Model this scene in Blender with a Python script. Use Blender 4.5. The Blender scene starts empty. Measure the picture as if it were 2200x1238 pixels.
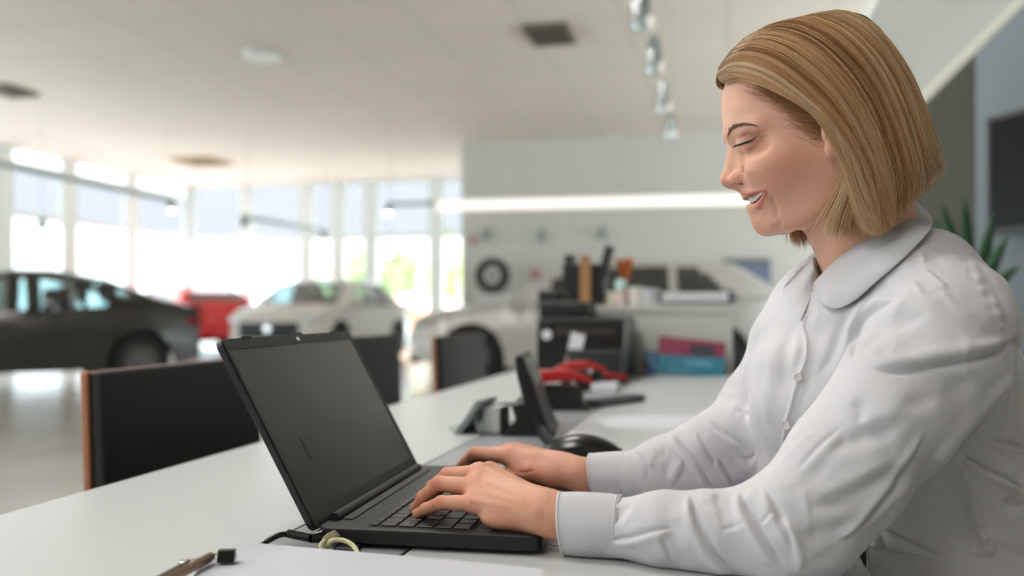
import bpy, bmesh, math, random
import numpy as np
from mathutils import Vector, Matrix
R = math.radians
scene = bpy.context.scene
COL = scene.collection

# ---------------------------------------------------------------- camera, sky, exposure
CAM_YAW, CAM_H, FPX, CXP, HZ = R(13.2), 0.96, 1980.0, 1100.0, 668.0
ca, sa = math.cos(CAM_YAW), math.sin(CAM_YAW)
cam_data = bpy.data.cameras.new('camera')
cam = bpy.data.objects.new('camera', cam_data)
COL.objects.link(cam)
cam.location = (0, 0, CAM_H)
cam.rotation_euler = (R(90), 0, CAM_YAW)
cam_data.sensor_width = 36.0
cam_data.lens = 36.0 * FPX / 2200.0
cam_data.shift_y = (HZ - 619.0) / 2200.0
cam_data.clip_start = 0.05
cam_data.clip_end = 300
cam_data.dof.use_dof = True
cam_data.dof.focus_distance = 0.90
cam_data.dof.aperture_fstop = 2.9
scene.camera = cam

world = bpy.data.worlds.new('sky')
scene.world = world
world.use_nodes = True
wn = world.node_tree
wn.nodes.clear()
w_out = wn.nodes.new('ShaderNodeOutputWorld')
w_bg = wn.nodes.new('ShaderNodeBackground')
w_tc = wn.nodes.new('ShaderNodeTexCoord')
w_sep = wn.nodes.new('ShaderNodeSeparateXYZ')
w_ramp = wn.nodes.new('ShaderNodeValToRGB')
wn.links.new(w_tc.outputs['Generated'], w_sep.inputs[0])
wn.links.new(w_sep.outputs['Z'], w_ramp.inputs[0])
wn.links.new(w_ramp.outputs[0], w_bg.inputs['Color'])
wn.links.new(w_bg.outputs[0], w_out.inputs['Surface'])
cr = w_ramp.color_ramp
cr.elements[0].position = 0.0
cr.elements[0].color = (0.098, 0.103, 0.106, 1)
cr.elements[1].position = 0.55
cr.elements[1].color = (0.70, 0.71, 0.73, 1)
e_ = cr.elements.new(0.20)
e_.color = (0.108, 0.114, 0.119, 1)
w_bg.inputs['Strength'].default_value = 3.0

scene.view_settings.view_transform = 'Standard'
scene.view_settings.look = 'None'
scene.view_settings.exposure = 3.15
scene.view_settings.gamma = 1.0
scene.view_settings.use_curve_mapping = False
scene.cycles.use_denoising = True
scene.cycles.max_bounces = 8
scene.cycles.diffuse_bounces = 5
scene.cycles.glossy_bounces = 3
scene.cycles.transparent_max_bounces = 16
scene.cycles.caustics_reflective = False
scene.cycles.caustics_refractive = False
scene.cycles.sample_clamp_indirect = 6.0

# ---------------------------------------------------------------- helpers
def W(px, py, d):
    """point seen at pixel (px, py) of the 2200x1238 frame at depth d metres"""
    u = (px - CXP) / FPX * d
    return Vector((u * ca - d * sa, u * sa + d * ca, CAM_H + (HZ - py) / FPX * d))
def Wz(px, py, z):
    """the point at pixel (px, py) lying on the horizontal plane z"""
    return W(px, py, (CAM_H - z) * FPX / (py - HZ))
def Wx(px, py, x):
    k = (px - CXP) / FPX * ca - sa
    return W(px, py, x / k)
def Wy(px, py, y):
    k = (px - CXP) / FPX * sa + ca
    return W(px, py, y / k)
def C2W(u, d, w):
    return Vector((u * ca - d * sa, u * sa + d * ca, CAM_H + w))

def srgb(*c):
    return tuple(((x / 255) / 12.92 if x / 255 <= 0.04045 else ((x / 255 + 0.055) / 1.055) ** 2.4) for x in c) + (1.0,)

def mat(name, color, rough=0.5, metal=0.0, bump=0.0, scale=40.0, var=0.0, coat=0.0, alpha=1.0, trans=0.0, emit=None, estr=0.0, sss=0.0, spec=None):
    m = bpy.data.materials.new(name)
    m.use_nodes = True
    nt = m.node_tree
    b = nt.nodes['Principled BSDF']
    b.inputs['Base Color'].default_value = color
    b.inputs['Roughness'].default_value = rough
    b.inputs['Metallic'].default_value = metal
    b.inputs['Coat Weight'].default_value = coat
    b.inputs['Coat Roughness'].default_value = 0.05
    if spec is not None:
        b.inputs['Specular IOR Level'].default_value = spec
    if sss:
        b.inputs['Subsurface Weight'].default_value = sss
        b.inputs['Subsurface Radius'].default_value = (0.01, 0.005, 0.003)
        b.inputs['Subsurface Scale'].default_value = 1.0
    if trans:
        b.inputs['Transmission Weight'].default_value = trans
    if emit:
        b.inputs['Emission Color'].default_value = emit
        b.inputs['Emission Strength'].default_value = estr
    if bump or var:
        tc = nt.nodes.new('ShaderNodeTexCoord')
        nz = nt.nodes.new('ShaderNodeTexNoise')
        nz.inputs['Scale'].default_value = scale
        nz.inputs['Detail'].default_value = 3
        nt.links.new(tc.outputs['Object'], nz.inputs['Vector'])
        if bump:
            bp = nt.nodes.new('ShaderNodeBump')
            bp.inputs['Strength'].default_value = bump
            bp.inputs['Distance'].default_value = 0.002
            nt.links.new(nz.outputs['Fac'], bp.inputs['Height'])
            nt.links.new(bp.outputs[0], b.inputs['Normal'])
        if var:
            mx = nt.nodes.new('ShaderNodeMix')
            mx.data_type = 'RGBA'
            mx.inputs[6].default_value = tuple(c * (1 - var) for c in color[:3]) + (1,)
            mx.inputs[7].default_value = tuple(min(1, c * (1 + var)) for c in color[:3]) + (1,)
            nt.links.new(nz.outputs['Fac'], mx.inputs[0])
            nt.links.new(mx.outputs[2], b.inputs['Base Color'])
    return m

def pane_mat(name, tint, gloss=0.06, rough=0.0):
    """a thin sheet of glass: tinted see-through with a slight reflection"""
    m = bpy.data.materials.new(name)
    m.use_nodes = True
    nt = m.node_tree
    nt.nodes.clear()
    o = nt.nodes.new('ShaderNodeOutputMaterial')
    t = nt.nodes.new('ShaderNodeBsdfTransparent')
    g = nt.nodes.new('ShaderNodeBsdfGlossy')
    mx = nt.nodes.new('ShaderNodeMixShader')
    fr = nt.nodes.new('ShaderNodeLayerWeight')
    mr = nt.nodes.new('ShaderNodeMapRange')
    fr.inputs['Blend'].default_value = 0.3
    mr.inputs['To Min'].default_value = gloss
    mr.inputs['To Max'].default_value = min(1, gloss * 6)
    t.inputs['Color'].default_value = tint
    g.inputs['Roughness'].default_value = rough
    nt.links.new(fr.outputs['Facing'], mr.inputs['Value'])
    nt.links.new(mr.outputs[0], mx.inputs[0])
    nt.links.new(t.outputs[0], mx.inputs[1])
    nt.links.new(g.outputs[0], mx.inputs[2])
    nt.links.new(mx.outputs[0], o.inputs['Surface'])
    return m

def tag(o, label=None, cat=None, group=None, kind=None):
    if label: o['label'] = label
    if cat: o['category'] = cat
    if group: o['group'] = group
    if kind: o['kind'] = kind
    return o

def empty(name, loc, label=None, cat=None, group=None, rotz=0.0):
    o = bpy.data.objects.new(name, None)
    COL.objects.link(o)
    o.location = loc
    o.rotation_euler = (0, 0, rotz)
    o.empty_display_size = 0.05
    return tag(o, label, cat, group)

class MB:
    """collects simple solids, builds them as one mesh object"""
    def __init__(self):
        self.v = []
        self.f = []
    def add(self, vs, fs):
        n = len(self.v)
        self.v += [tuple(v) for v in vs]
        self.f += [tuple(i + n for i in f) for f in fs]
        return self
    def box(self, c, s, rot=None):
        hx, hy, hz = s[0] / 2, s[1] / 2, s[2] / 2
        vs = [Vector((x, y, z)) for x in (-hx, hx) for y in (-hy, hy) for z in (-hz, hz)]
        if rot is not None: vs = [rot @ v for v in vs]
        vs = [v + Vector(c) for v in vs]
        return self.add(vs, [(0, 1, 3, 2), (4, 6, 7, 5), (0, 4, 5, 1), (2, 3, 7, 6), (0, 2, 6, 4), (1, 5, 7, 3)])
    def prism(self, poly, axis, a, b):
        """poly: 2-D points; axis 0,1,2 = direction of extrusion from a to b"""
        def p3(p, t):
            q = [0, 0, 0]
            o = [i for i in range(3) if i != axis]
            q[o[0]], q[o[1]], q[axis] = p[0], p[1], t
            return q
        n = len(poly)
        vs = [p3(p, a) for p in poly] + [p3(p, b) for p in poly]
        fs = [tuple(range(n - 1, -1, -1)), tuple(range(n, 2 * n))] + [(i, (i + 1) % n, n + (i + 1) % n, n + i) for i in range(n)]
        return self.add(vs, fs)
    def tube(self, pts, r, n=8, cap=True):
        pts = [Vector(p) for p in pts]
        rs = r if isinstance(r, (list, tuple)) else [r] * len(pts)
        vs, fs = [], []
        prev = None
        for i, p in enumerate(pts):
            t = (pts[min(i + 1, len(pts) - 1)] - pts[max(i - 1, 0)]).normalized()
            if prev is None:
                a = Vector((0, 0, 1)) if abs(t.z) < 0.9 else Vector((1, 0, 0))
                nrm = (a - t * a.dot(t)).normalized()
            else:
                nrm = (prev - t * prev.dot(t)).normalized()
            prev = nrm
            bi = t.cross(nrm)
            for k in range(n):
                an = 2 * math.pi * k / n
                vs.append(p + (nrm * math.cos(an) + bi * math.sin(an)) * rs[i])
        for i in range(len(pts) - 1):
            for k in range(n):
                fs.append((i * n + k, i * n + (k + 1) % n, (i + 1) * n + (k + 1) % n, (i + 1) * n + k))
        if cap:
            fs.append(tuple(range(n - 1, -1, -1)))
            fs.append(tuple((len(pts) - 1) * n + k for k in range(n)))
        return self.add(vs, fs)
    def lathe(self, prof, n=24, c=(0, 0, 0), axis='z', cap=True):
        """prof: (r, h) pairs"""
        vs, fs = [], []
        for r, h in prof:
            for k in range(n):
                an = 2 * math.pi * k / n
                p = (r * math.cos(an), r * math.sin(an), h)
                if axis == 'y': p = (p[0], p[2], p[1])
                if axis == 'x': p = (p[2], p[0], p[1])
                vs.append((p[0] + c[0], p[1] + c[1], p[2] + c[2]))
        for i in range(len(prof) - 1):
            for k in range(n):
                fs.append((i * n + k, i * n + (k + 1) % n, (i + 1) * n + (k + 1) % n, (i + 1) * n + k))
        if cap:
            fs.append(tuple(range(n - 1, -1, -1)))
            fs.append(tuple((len(prof) - 1) * n + k for k in range(n)))
        return self.add(vs, fs)
    def xf(self, M):
        self.v = [tuple(M @ Vector(v)) for v in self.v]
        return self
    def build(self, name, m, parent=None, smooth=False, bevel=0.0, seg=2, angle=35):
        me = bpy.data.meshes.new(name)
        me.from_pydata(self.v, [], self.f)
        me.validate()
        bm = bmesh.new()
        bm.from_mesh(me)
        bmesh.ops.recalc_face_normals(bm, faces=bm.faces)
        bm.to_mesh(me)
        bm.free()
        if smooth:
            for p in me.polygons: p.use_smooth = True
        o = bpy.data.objects.new(name, me)
        COL.objects.link(o)
        if m: me.materials.append(m)
        if parent is not None: o.parent = parent
        if bevel:
            md = o.modifiers.new('bevel', 'BEVEL')
            md.width = bevel
            md.segments = seg
            md.limit_method = 'ANGLE'
            md.angle_limit = R(angle)
        if smooth:
            try:
                me.set_sharp_from_angle(angle=R(40))
            except Exception: pass
        return o

def struct(name, mb, m, **k):
    o = mb.build(name, m, **k)
    o['kind'] = 'structure'
    return o

def copy_tree(o, parent=None):
    c = o.copy()
    COL.objects.link(c)
    if parent is not None: c.parent = parent
    for ch in list(o.children):
        copy_tree(ch, c)
    return c

def smoothstep(a, b, x):
    t = np.clip((x - a) / (b - a), 0, 1)
    return t * t * (3 - 2 * t)
# ---------------------------------------------------------------- the showroom shell
CEIL = 4.43
XL, YF, YS, XS = -14.8, 23.2, 18.25, -5.35      # window wall left, window wall far, solid wall, its return
XR, YB = 5.2, -7.0
M_wall = mat('wall paint', srgb(203, 202, 196), 0.8, var=0.02, scale=0.6)
M_ceil = mat('ceiling plaster', srgb(221, 217, 208), 0.9, var=0.015, scale=0.5)
M_frame = mat('window frame bloomed', srgb(224, 232, 230), 0.45)  # frame colour lightened to imitate bloom from the bright windows
M_pane = pane_mat('window pane', (0.93, 0.97, 0.97, 1), 0.03)
M_pane_up = pane_mat('window pane with sun film', (0.56, 0.57, 0.59, 1), 0.01)

def floor_mat():
    m = mat('polished floor', srgb(150, 146, 138), 0.22, var=0.0)
    nt = m.node_tree
    b = nt.nodes['Principled BSDF']
    tc = nt.nodes.new('ShaderNodeTexCoord')
    br = nt.nodes.new('ShaderNodeTexBrick')
    br.offset = 0.0
    br.inputs['Scale'].default_value = 1.0
    br.inputs['Mortar Size'].default_value = 0.006
    br.inputs['Brick Width'].default_value = 0.9
    br.inputs['Row Height'].default_value = 0.9
    br.inputs['Color1'].default_value = srgb(150, 146, 137)
    br.inputs['Color2'].default_value = srgb(144, 141, 134)
    br.inputs['Mortar'].default_value = srgb(112, 110, 106)
    nt.links.new(tc.outputs['Object'], br.inputs['Vector'])
    nt.links.new(br.outputs['Color'], b.inputs['Base Color'])
    nz = nt.nodes.new('ShaderNodeTexNoise')
    nz.inputs['Scale'].default_value = 1.3
    nt.links.new(tc.outputs['Object'], nz.inputs['Vector'])
    mr = nt.nodes.new('ShaderNodeMapRange')
    mr.inputs['To Min'].default_value = 0.14
    mr.inputs['To Max'].default_value = 0.3
    nt.links.new(nz.outputs['Fac'], mr.inputs['Value'])
    nt.links.new(mr.outputs[0], b.inputs['Roughness'])
    return m
M_floor = floor_mat()
struct('floor', MB().box(((XL + XR) / 2, (YB + YF) / 2, -0.05), (XR - XL + 0.4, YF - YB + 0.4, 0.1)), M_floor)

def ceiling_mat():
    m = mat('ceiling tiles', srgb(221, 216, 206), 0.9)
    nt = m.node_tree
    b = nt.nodes['Principled BSDF']
    tc = nt.nodes.new('ShaderNodeTexCoord')
    br = nt.nodes.new('ShaderNodeTexBrick')
    br.offset = 0.0
    br.inputs['Mortar Size'].default_value = 0.012
    br.inputs['Scale'].default_value = 1.0
    br.inputs['Brick Width'].default_value = 1.2
    br.inputs['Row Height'].default_value = 1.2
    br.inputs['Color1'].default_value = srgb(226, 213, 200)
    br.inputs['Color2'].default_value = srgb(221, 209, 196)
    br.inputs['Mortar'].default_value = srgb(196, 190, 181)
    nt.links.new(tc.outputs['Object'], br.inputs['Vector'])
    nt.links.new(br.outputs['Color'], b.inputs['Base Color'])
    return m
struct('ceiling', MB().box(((XL + XR) / 2, (YB + YF) / 2, CEIL + 0.06), (XR - XL + 0.4, YF - YB + 0.4, 0.12)), ceiling_mat())

# solid pale wall behind the silver car, with its return to the glass
struct('wall_far', MB().box(((XS + XR) / 2, YS + 0.1, CEIL / 2), (XR - XS, 0.2, CEIL)), M_wall)
struct('wall_return', MB().box((XS + 0.1, (YS + 0.2 + YF) / 2, CEIL / 2), (0.2, YF - YS - 0.2, CEIL)), M_wall)
struct('wall_right', MB().box((XR + 0.1, (YB + 7.0) / 2, CEIL / 2), (0.2, 7.0 - YB, CEIL)), M_wall)
XBW = XL + 6.7
struct('wall_back', MB().box(((XBW + XR) / 2, YB - 0.1, CEIL / 2), (XR - XBW, 0.2, CEIL)), M_wall)

# glazing. left wall: frame posts at the photographed places, then on at the same pitch
ys_left = [Wx(p, 500, XL).y for p in (4, 145, 280)] + [YF]
pitch = ys_left[1] - ys_left[0]
yy = ys_left[0]
while yy - pitch > YB: 
    yy -= pitch
    ys_left.insert(0, yy)
ys_left.insert(0, YB)
Z1, Z2 = 3.02, 4.08
n_win = 0
def window(name_i, axis, fixed, a, b, sill=0.12, rails=(Z1, Z2), post=0.16, film=True):
    """one glazed bay between two posts"""
    global n_win
    n_win += 1
    mb = MB()
    def bar(p, q, z0, z1, t=0.12):
        c = [(p + q) / 2, 0, (z0 + z1) / 2]
        if axis == 'y': mb.box((fixed, c[0], c[2]), (t, q - p, z1 - z0))
        else: mb.box((c[0], fixed, c[2]), (q - p, t, z1 - z0))
    bar(a, a + post / 2, 0, CEIL)
    bar(b - post / 2, b, 0, CEIL)
    bar(a + post / 2, b - post / 2, 0, sill)
    bar(a + post / 2, b - post / 2, CEIL - 0.06, CEIL)
    for z in rails: bar(a + post / 2, b - post / 2, z - 0.07, z + 0.07, 0.1)
    root = mb.build('window_%d' % n_win, M_frame)
    root['kind'] = 'structure'
    def pane(z0, z1, m):
        g = MB()
        if axis == 'y': g.box((fixed, (a + b) / 2, (z0 + z1) / 2), (0.012, b - a - post, z1 - z0))
        else: g.box(((a + b) / 2, fixed, (z0 + z1) / 2), (b - a - post, 0.012, z1 - z0))
        g.v = [v for v in g.v]
        g.build('pane', m, root)
    zs = [sill] + list(rails) + [CEIL - 0.06]
    for i in range(len(zs) - 1):
        pane(zs[i], zs[i + 1], M_pane if (i == 0 or i == 2) else M_pane_up)
    return root
for i in range(len(ys_left) - 1):
    window(i, 'y', XL, ys_left[i], ys_left[i + 1], post=0.52 if ys_left[i] > 10 else 0.3)
xs_far = [XL] + [Wy(p, 500, YF).x for p in (530, 659, 728, 798, 938)] + [XS]
for i in range(len(xs_far) - 1):
    window(i, 'x', YF, xs_far[i], xs_far[i + 1], rails=(2.95,), post=0.40)
for k in range(4):  # unseen window bays, added to brighten the far wall and ceiling
    window(0, 'y', XR, 7.0 + k * (YS - 7.0) / 4, 7.0 + (k + 1) * (YS - 7.0) / 4, rails=(Z1,), post=0.14)
xb = XL
while xb < -8.5:
    window(0, 'x', YB, xb, min(xb + 3.35, XR), sill=0.12, rails=(2.9,), post=0.15)
    xb += 3.35
    if xb > XBW - .1: break

# ground and greenery outside
M_ground = mat('outdoor paving', srgb(176, 178, 178), 0.9, var=0.05, scale=0.3)
o = MB().box((-20, 60, -0.32), (220, 230, 0.2)).build('pavement', M_ground)
tag(o, kind='structure')

def foliage(name, c, rad, n, m_leaf, m_trunk, seed, label, group=None, leaf=0.25, trunk=True):
    rnd = random.Random(seed)
    root = empty(name, (c[0], c[1], -0.22), label, 'tree' if trunk else 'shrub', group)
    mb = MB()
    blobs = [(Vector((rnd.gauss(0, .45) * rad[0], rnd.gauss(0, .45) * rad[1], rnd.gauss(0, .4) * rad[2])), rnd.uniform(.3, .55)) for _ in range(14)]
    for i in range(n):
        b, s = rnd.choice(blobs)
        d = Vector((rnd.gauss(0, 1), rnd.gauss(0, 1), rnd.gauss(0, 1))).normalized()
        p = b + Vector((d.x * rad[0], d.y * rad[1], d.z * rad[2])) * s
        p += Vector((0, 0, c[2] + 0.22))
        a = Vector((rnd.gauss(0, 1), rnd.gauss(0, 1), rnd.gauss(0, 1))).normalized() * leaf
        q = a.cross(Vector((rnd.gauss(0, 1), rnd.gauss(0, 1), rnd.gauss(0, 1)))).normalized() * leaf * .5
        mb.add([p - a, p + q, p + a, p - q], [(0, 1, 2, 3)])
    mb.build('foliage', m_leaf, root)
    if trunk:
        t = MB().tube([(0, 0, 0), (0.05, 0.05, c[2] * .5), (0, 0, c[2] + .3)], [.16, .12, .06], 10)
        for k in range(5):
            a = rnd.uniform(0, 6.28)
            t.tube([(0, 0, c[2] * .55), (math.cos(a) * rad[0] * .3, math.sin(a) * rad[1] * .3, c[2] * .9), (math.cos(a) * rad[0] * .6, math.sin(a) * rad[1] * .6, c[2] + rad[2] * .4)], [.07, .05, .02], 6)
        t.build('trunk', m_trunk, root)
    return root
M_leafA = mat('leaf hazed green', srgb(140, 172, 104), 0.6, var=0.3, scale=3)  # both leaf colours are lightened to stand in for outdoor haze
M_leafB = mat('leaf yellow green', srgb(172, 186, 124), 0.6, var=0.3, scale=3)
M_bark = mat('bark', srgb(95, 80, 62), 0.9, var=0.2)
p = W(822, 588, 34.0)
foliage('deciduous_tree', (p.x, p.y, p.z), (1.75, 1.5, 1.25), 1500, M_leafA, M_bark, 3, 'green leafy tree outside the far windows, behind the white pickup-style car', leaf=0.2)
p = W(958, 600, 30.0)
foliage('deciduous_tree', (p.x, p.y, p.z), (0.5, 0.5, 1.0), 600, M_leafB, M_bark, 5, 'slim yellow-green tree outside the window nearest the solid wall', leaf=0.15)
# parapet strip and a distant tree line beyond the glass
M_far = mat('distant building cladding', srgb(196, 210, 216), 0.9, var=0.04, scale=0.5)
def far_building(px0, px1, py, d, label, depth=6.0):
    a, b = W(px0, py, d), W(px1, py, d)
    mid = (a + b) / 2
    w = (b - a).length
    root = empty('distant_building', (mid.x, mid.y, -0.22), label, 'building', rotz=math.atan2(b.y - a.y, b.x - a.x))
    h = mid.z + 0.22
    MB().box((0, depth / 2, h / 2), (w, depth, h)).build('building_wall', M_far, root)
    MB().box((0, depth / 2, h + 0.15), (w + 0.4, depth + 0.4, 0.3)).build('roof', M_frame, root)
    n = max(3, int(w / 4))
    mg = mat('distant glass', srgb(150, 170, 180), 0.3)
    for k in range(n):
        MB().box((-w / 2 + (k + .5) * w / n, -0.03, h * .55), (w / n * .5, 0.06, h * .35)).build('window', mg, root)
far_building(-400, 300, 610, 70, 'low pale hall far outside the left window wall')
far_building(430, 735, 612, 60, 'low pale-blue hall outside the far windows, above the red car')

# ---------------------------------------------------------------- ceiling fittings
M_vent = mat('vent metal', srgb(120, 108, 92), 0.5, 0.2)
M_dark = mat('dark recess', srgb(58, 54, 48), 0.9)
M_lampw = mat('lamp casing', srgb(225, 228, 226), 0.4)
def ceil_pt(px, py):
    return Wz(px, py, CEIL)
def vent(px, py, w, l, label, mv, rot=0.0):
    p = ceil_pt(px, py)
    r = empty('ceiling_vent', p, label, 'vent', 'ceiling vents', rot)
    MB().box((0, 0, -0.03), (w, l, 0.06)).build('frame', mv, r)
    MB().box((0, 0, -0.065), (w * .85, l * .85, 0.01)).build('opening', M_dark, r)
    for k in range(5):
        MB().box((0, (k - 2) * l * .17, -0.075), (w * .85, l * .03, 0.02)).build('slat', mv, r)
    return r
vent(1182, 70, 0.55, 0.75, 'dark square ceiling vent above the pendant lamps', M_vent)
vent(434, 345, 1.0, 1.0, 'brownish ceiling vent near the corner where the two glass walls meet', mat('warm vent metal', srgb(190, 160, 118), 0.6))
vent(20, 192, 0.5, 0.7, 'grey ceiling vent at the frame edge above the window wall', M_vent)
p = ceil_pt(563, 115)
r = empty('ceiling_light', p, 'pale round flush light in the middle of the ceiling', 'light')
MB().lathe([(0.24, 0), (0.26, -0.03), (0.24, -0.05)], 32).build('rim', M_lampw, r)
MB().lathe([(0.22, -0.045), (0.18, -0.06)], 32).build('diffuser', mat('frosted diffuser', srgb(238, 238, 230), 0.6), r)

M_fill = mat('added fill panel', srgb(240, 240, 238), .5, emit=(1, .965, .92, 1), estr=1.75)  # unseen glowing panels, added to brighten the room and the woman
for k, (lx, ly, lab) in enumerate(((-1.7, 1.0, 'added square fill light nearest above the desk'), (-1.7, 4.4, 'added square fill light above the far end of the desk'), (-5.2, 1.0, 'added square fill light between the desk and the window wall, level with the laptop'),
        (-5.2, 4.4, 'added square fill light between the desk and the grey saloon car'), (-8.8, 2.7, 'added square fill light closest to the window wall'),
        (-1.7, -2.4, 'added square fill light beyond the near end of the desk'), (-5.2, -2.4, 'added square fill light midway to the window wall, farthest from the cars'))):
    r = empty('fill_panel', (lx, ly, CEIL), lab, 'light', 'added fill lights in the ceiling')
    MB().box((0, 0, -.02), (1.26, 1.26, .04)).build('frame', M_lampw, r)
    MB().box((0, 0, -.045), (1.2, 1.2, .012)).build('diffuser', M_fill, r)
# glass pendants
M_pglass = pane_mat('smoked pendant glass', (0.80, 0.86, 0.86, 1), 0.22, 0.15)
M_bulb = mat('opal bulb', srgb(240, 232, 222), 0.4, emit=(1, .93, .85, 1), estr=0.06)
M_cord = mat('pale cord', srgb(168, 168, 160), 0.6)
for px, py, d, lab in ((1376, 28, 4.2, 'topmost glass pendant lamp, cut by the top of the frame'), (1404, 130, 5.4, 'glass pendant lamp, second from the top of the descending row'),
                       (1424, 218, 6.9, 'glass pendant lamp, third from the top of the descending row'), (1440, 278, 8.6, 'lowest and farthest glass pendant lamp of the row')):
    p = W(px, py, d)
    h = 0.21
    r = empty('pendant_lamp', (p.x, p.y, p.z), lab, 'pendant lamp', 'glass pendant lamps in a row')
    MB().lathe([(0.012, .15), (0.03, .14), (0.045, .06), (0.05, -.03), (0.04, -.08), (0.035, -.082), (0.045, -.03), (0.04, .06), (0.025, .135)], 20).build('glass_shade', M_pglass, r, smooth=True)
    MB().lathe([(0.012, .08), (0.016, .02), (0.02, -.02)], 12).build('socket', M_lampw, r)
    b = MB().lathe([(0.001, -.075), (0.02, -.067), (0.03, -.045), (0.03, -.035), (0.02, -.012), (0.012, -.005)], 18, c=(0.035, 0.0, -0.005))
    b.build('bulb', M_bulb, r, smooth=True)
    MB().tube([(0, 0, .15), (0, 0, CEIL - p.z)], 0.003, 6).build('cord', M_cord, r)

# long lit strip in front of the solid wall and the spot tracks
M_strip = mat('lit strip', srgb(240, 232, 224), 0.4, emit=(1, .90, .84, 1), estr=0.095)
a, b = W(940, 443, 17.2), W(1800, 425, 15.2)
r = empty('strip_light', (a + b) / 2, 'long thin glowing strip light across the pale solid wall', 'light')
def bar_between(a, b, h, t, c):
    d = (b - a)
    M = Matrix.Translation((a + b) / 2 - Vector(c)) @ d.to_track_quat('X', 'Z').to_matrix().to_4x4()
    return MB().box((0, 0, 0), (d.length, t, h)).xf(M)
bar_between(a, b, 0.17, 0.08, (a + b) / 2).build('diffuser', M_strip, r)
bar_between(a + Vector((0, 0, .1)), b + Vector((0, 0, .1)), 0.02, 0.1, (a + b) / 2).build('housing', M_lampw, r)
for s in (0.12, 0.5, 0.88):
    q = a.lerp(b, s)
    MB().tube([q - (a + b) / 2, Vector((q.x, q.y, CEIL)) - (a + b) / 2], 0.004, 6).build('suspension_wire', M_cord, r)

M_track = mat('track grey', srgb(150, 165, 165), 0.5)
M_spot = mat('spot head dark', srgb(88, 100, 104), 0.4)
def track(px0, py0, d0, px1, py1, d1, label, heads, hz=0.13):
    a, b = W(px0, py0, d0), W(px1, py1, d1)
    m = (a + b) / 2
    r = empty('spot_track', m, label, 'track light', 'hanging spot tracks')
    bar_between(a, b, 0.09, 0.06, m).build('rail', M_track, r)
    for s in (0.05, 0.95):
        q = a.lerp(b, s)
        MB().tube([q - m, Vector((q.x, q.y, CEIL)) - m], 0.006, 6).build('suspension_wire', M_cord, r)
    for s, lit in heads:
        q = a.lerp(b, s) - m
        h = MB().lathe([(0.05, 0), (0.065, -.04), (0.065, -.17), (0.055, -.18)], 16, c=q).build('spot_head', M_spot, r)
        bl = MB().lathe([(0.05, -.182), (0.05, -.2), (0.02, -.215)], 14, c=q)
        bl.build('lens', mat('spot lens lit', (1, .9, .75, 1), emit=(1, .85, .6, 1), estr=lit * .35) if lit else M_lampw, r)
track(-60, 340, 13.0, 372, 432, 17.5, 'long grey spot track hanging in front of the window wall', ((0.99, 6.0),))
track(520, 466, 17.0, 705, 498, 22.0, 'grey spot track crossing the middle of the far windows', ((0.02, 0), (0.93, 0)))
track(832, 440, 19.5, 1010, 434, 19.9, 'grey spot track by the end of the glowing strip light', ((0.01, 30.0),))
p = W(834, 545, 15.0)
r = empty('pendant_lamp', p, 'small round glowing lamp hanging before the green tree', 'pendant lamp')
MB().lathe([(0.001, -.05), (.035, -.035), (.05, 0), (.035, .035), (.001, .05)], 16).build('globe', mat('lit globe', (1, .9, .75, 1), emit=(1, .82, .58, 1), estr=9), r, smooth=True)
MB().tube([(0, 0, .05), (0, 0, CEIL - p.z)], 0.004, 6).build('cord', M_cord, r)
p = W(90, 483, 16.0)
r = empty('spot_lamp', p, 'small dark spot lamp hanging before the window wall at its lower rail', 'lamp')
MB().lathe([(0.03, .1), (0.07, .06), (0.07, -.06), (0.05, -.08)], 14).build('spot_head', M_spot, r)
MB().tube([(0, 0, .1), (0, 0, CEIL - p.z)], 0.005, 6).build('suspension_wire', M_cord, r)

# things on and near the solid wall
M_sconce = mat('sconce green grey', srgb(128, 145, 138), 0.5)
for px, py, lab in ((1047, 503, 'small wall spot lamp above the wheel display, nearest the windows'), (1165, 505, 'small wall spot lamp in the middle of the three on the pale wall'), (1294, 500, 'small wall spot lamp nearest the woman, above the silver car')):
    p = Wy(px, py, YS - 0.03)
    r = empty('wall_lamp', p, lab, 'wall lamp', 'small spots on the solid wall')
    MB().box((0, 0, .08), (.09, .06, .08)).build('wall_plate', M_sconce, r)
    MB().lathe([(0.05, .04), (0.075, -.02), (0.075, -.12), (0.06, -.13)], 16, c=(0, -0.12, 0)).build('lamp_head', M_sconce, r)
    MB().tube([(0, -.02, .08), (0, -.12, .03)], .015, 8).build('arm', M_sconce, r)
M_red = mat('red plastic', srgb(176, 60, 66), 0.5)
for px, py, rr, lab in ((1018, 517, .075, 'pale red round sign high on the wall beside the windows'), (1150, 588, .09, 'small red round sign on the wall above the silver car bonnet')):
    p = Wy(px, py, YS - 0.02)
    r = empty('round_sign', p, lab, 'sign')
    MB().lathe([(rr, 0), (rr, -.025), (rr * .9, -.03)], 24, axis='y').build('sign_disc', M_red, r)
    MB().lathe([(rr * .45, -.031), (rr * .4, -.035)], 20, axis='y').build('sign_centre', mat('sign white', srgb(220, 205, 200), 0.5), r)
M_posterb = mat('poster frame', srgb(86, 98, 98), 0.5)
p = Wy(1605, 605, YS - 0.04)
r = empty('wall_poster', p, 'blue-grey framed picture on the pale wall behind the silver car tail', 'picture')
MB().box((0, 0, 0), (.86, .05, .85)).build('frame', M_posterb, r)
MB().box((0.04, -.03, -.02), (.74, .02, .72)).build('print', mat('print blue grey', srgb(112, 124, 150), 0.5, var=.35, scale=4), r)

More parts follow.
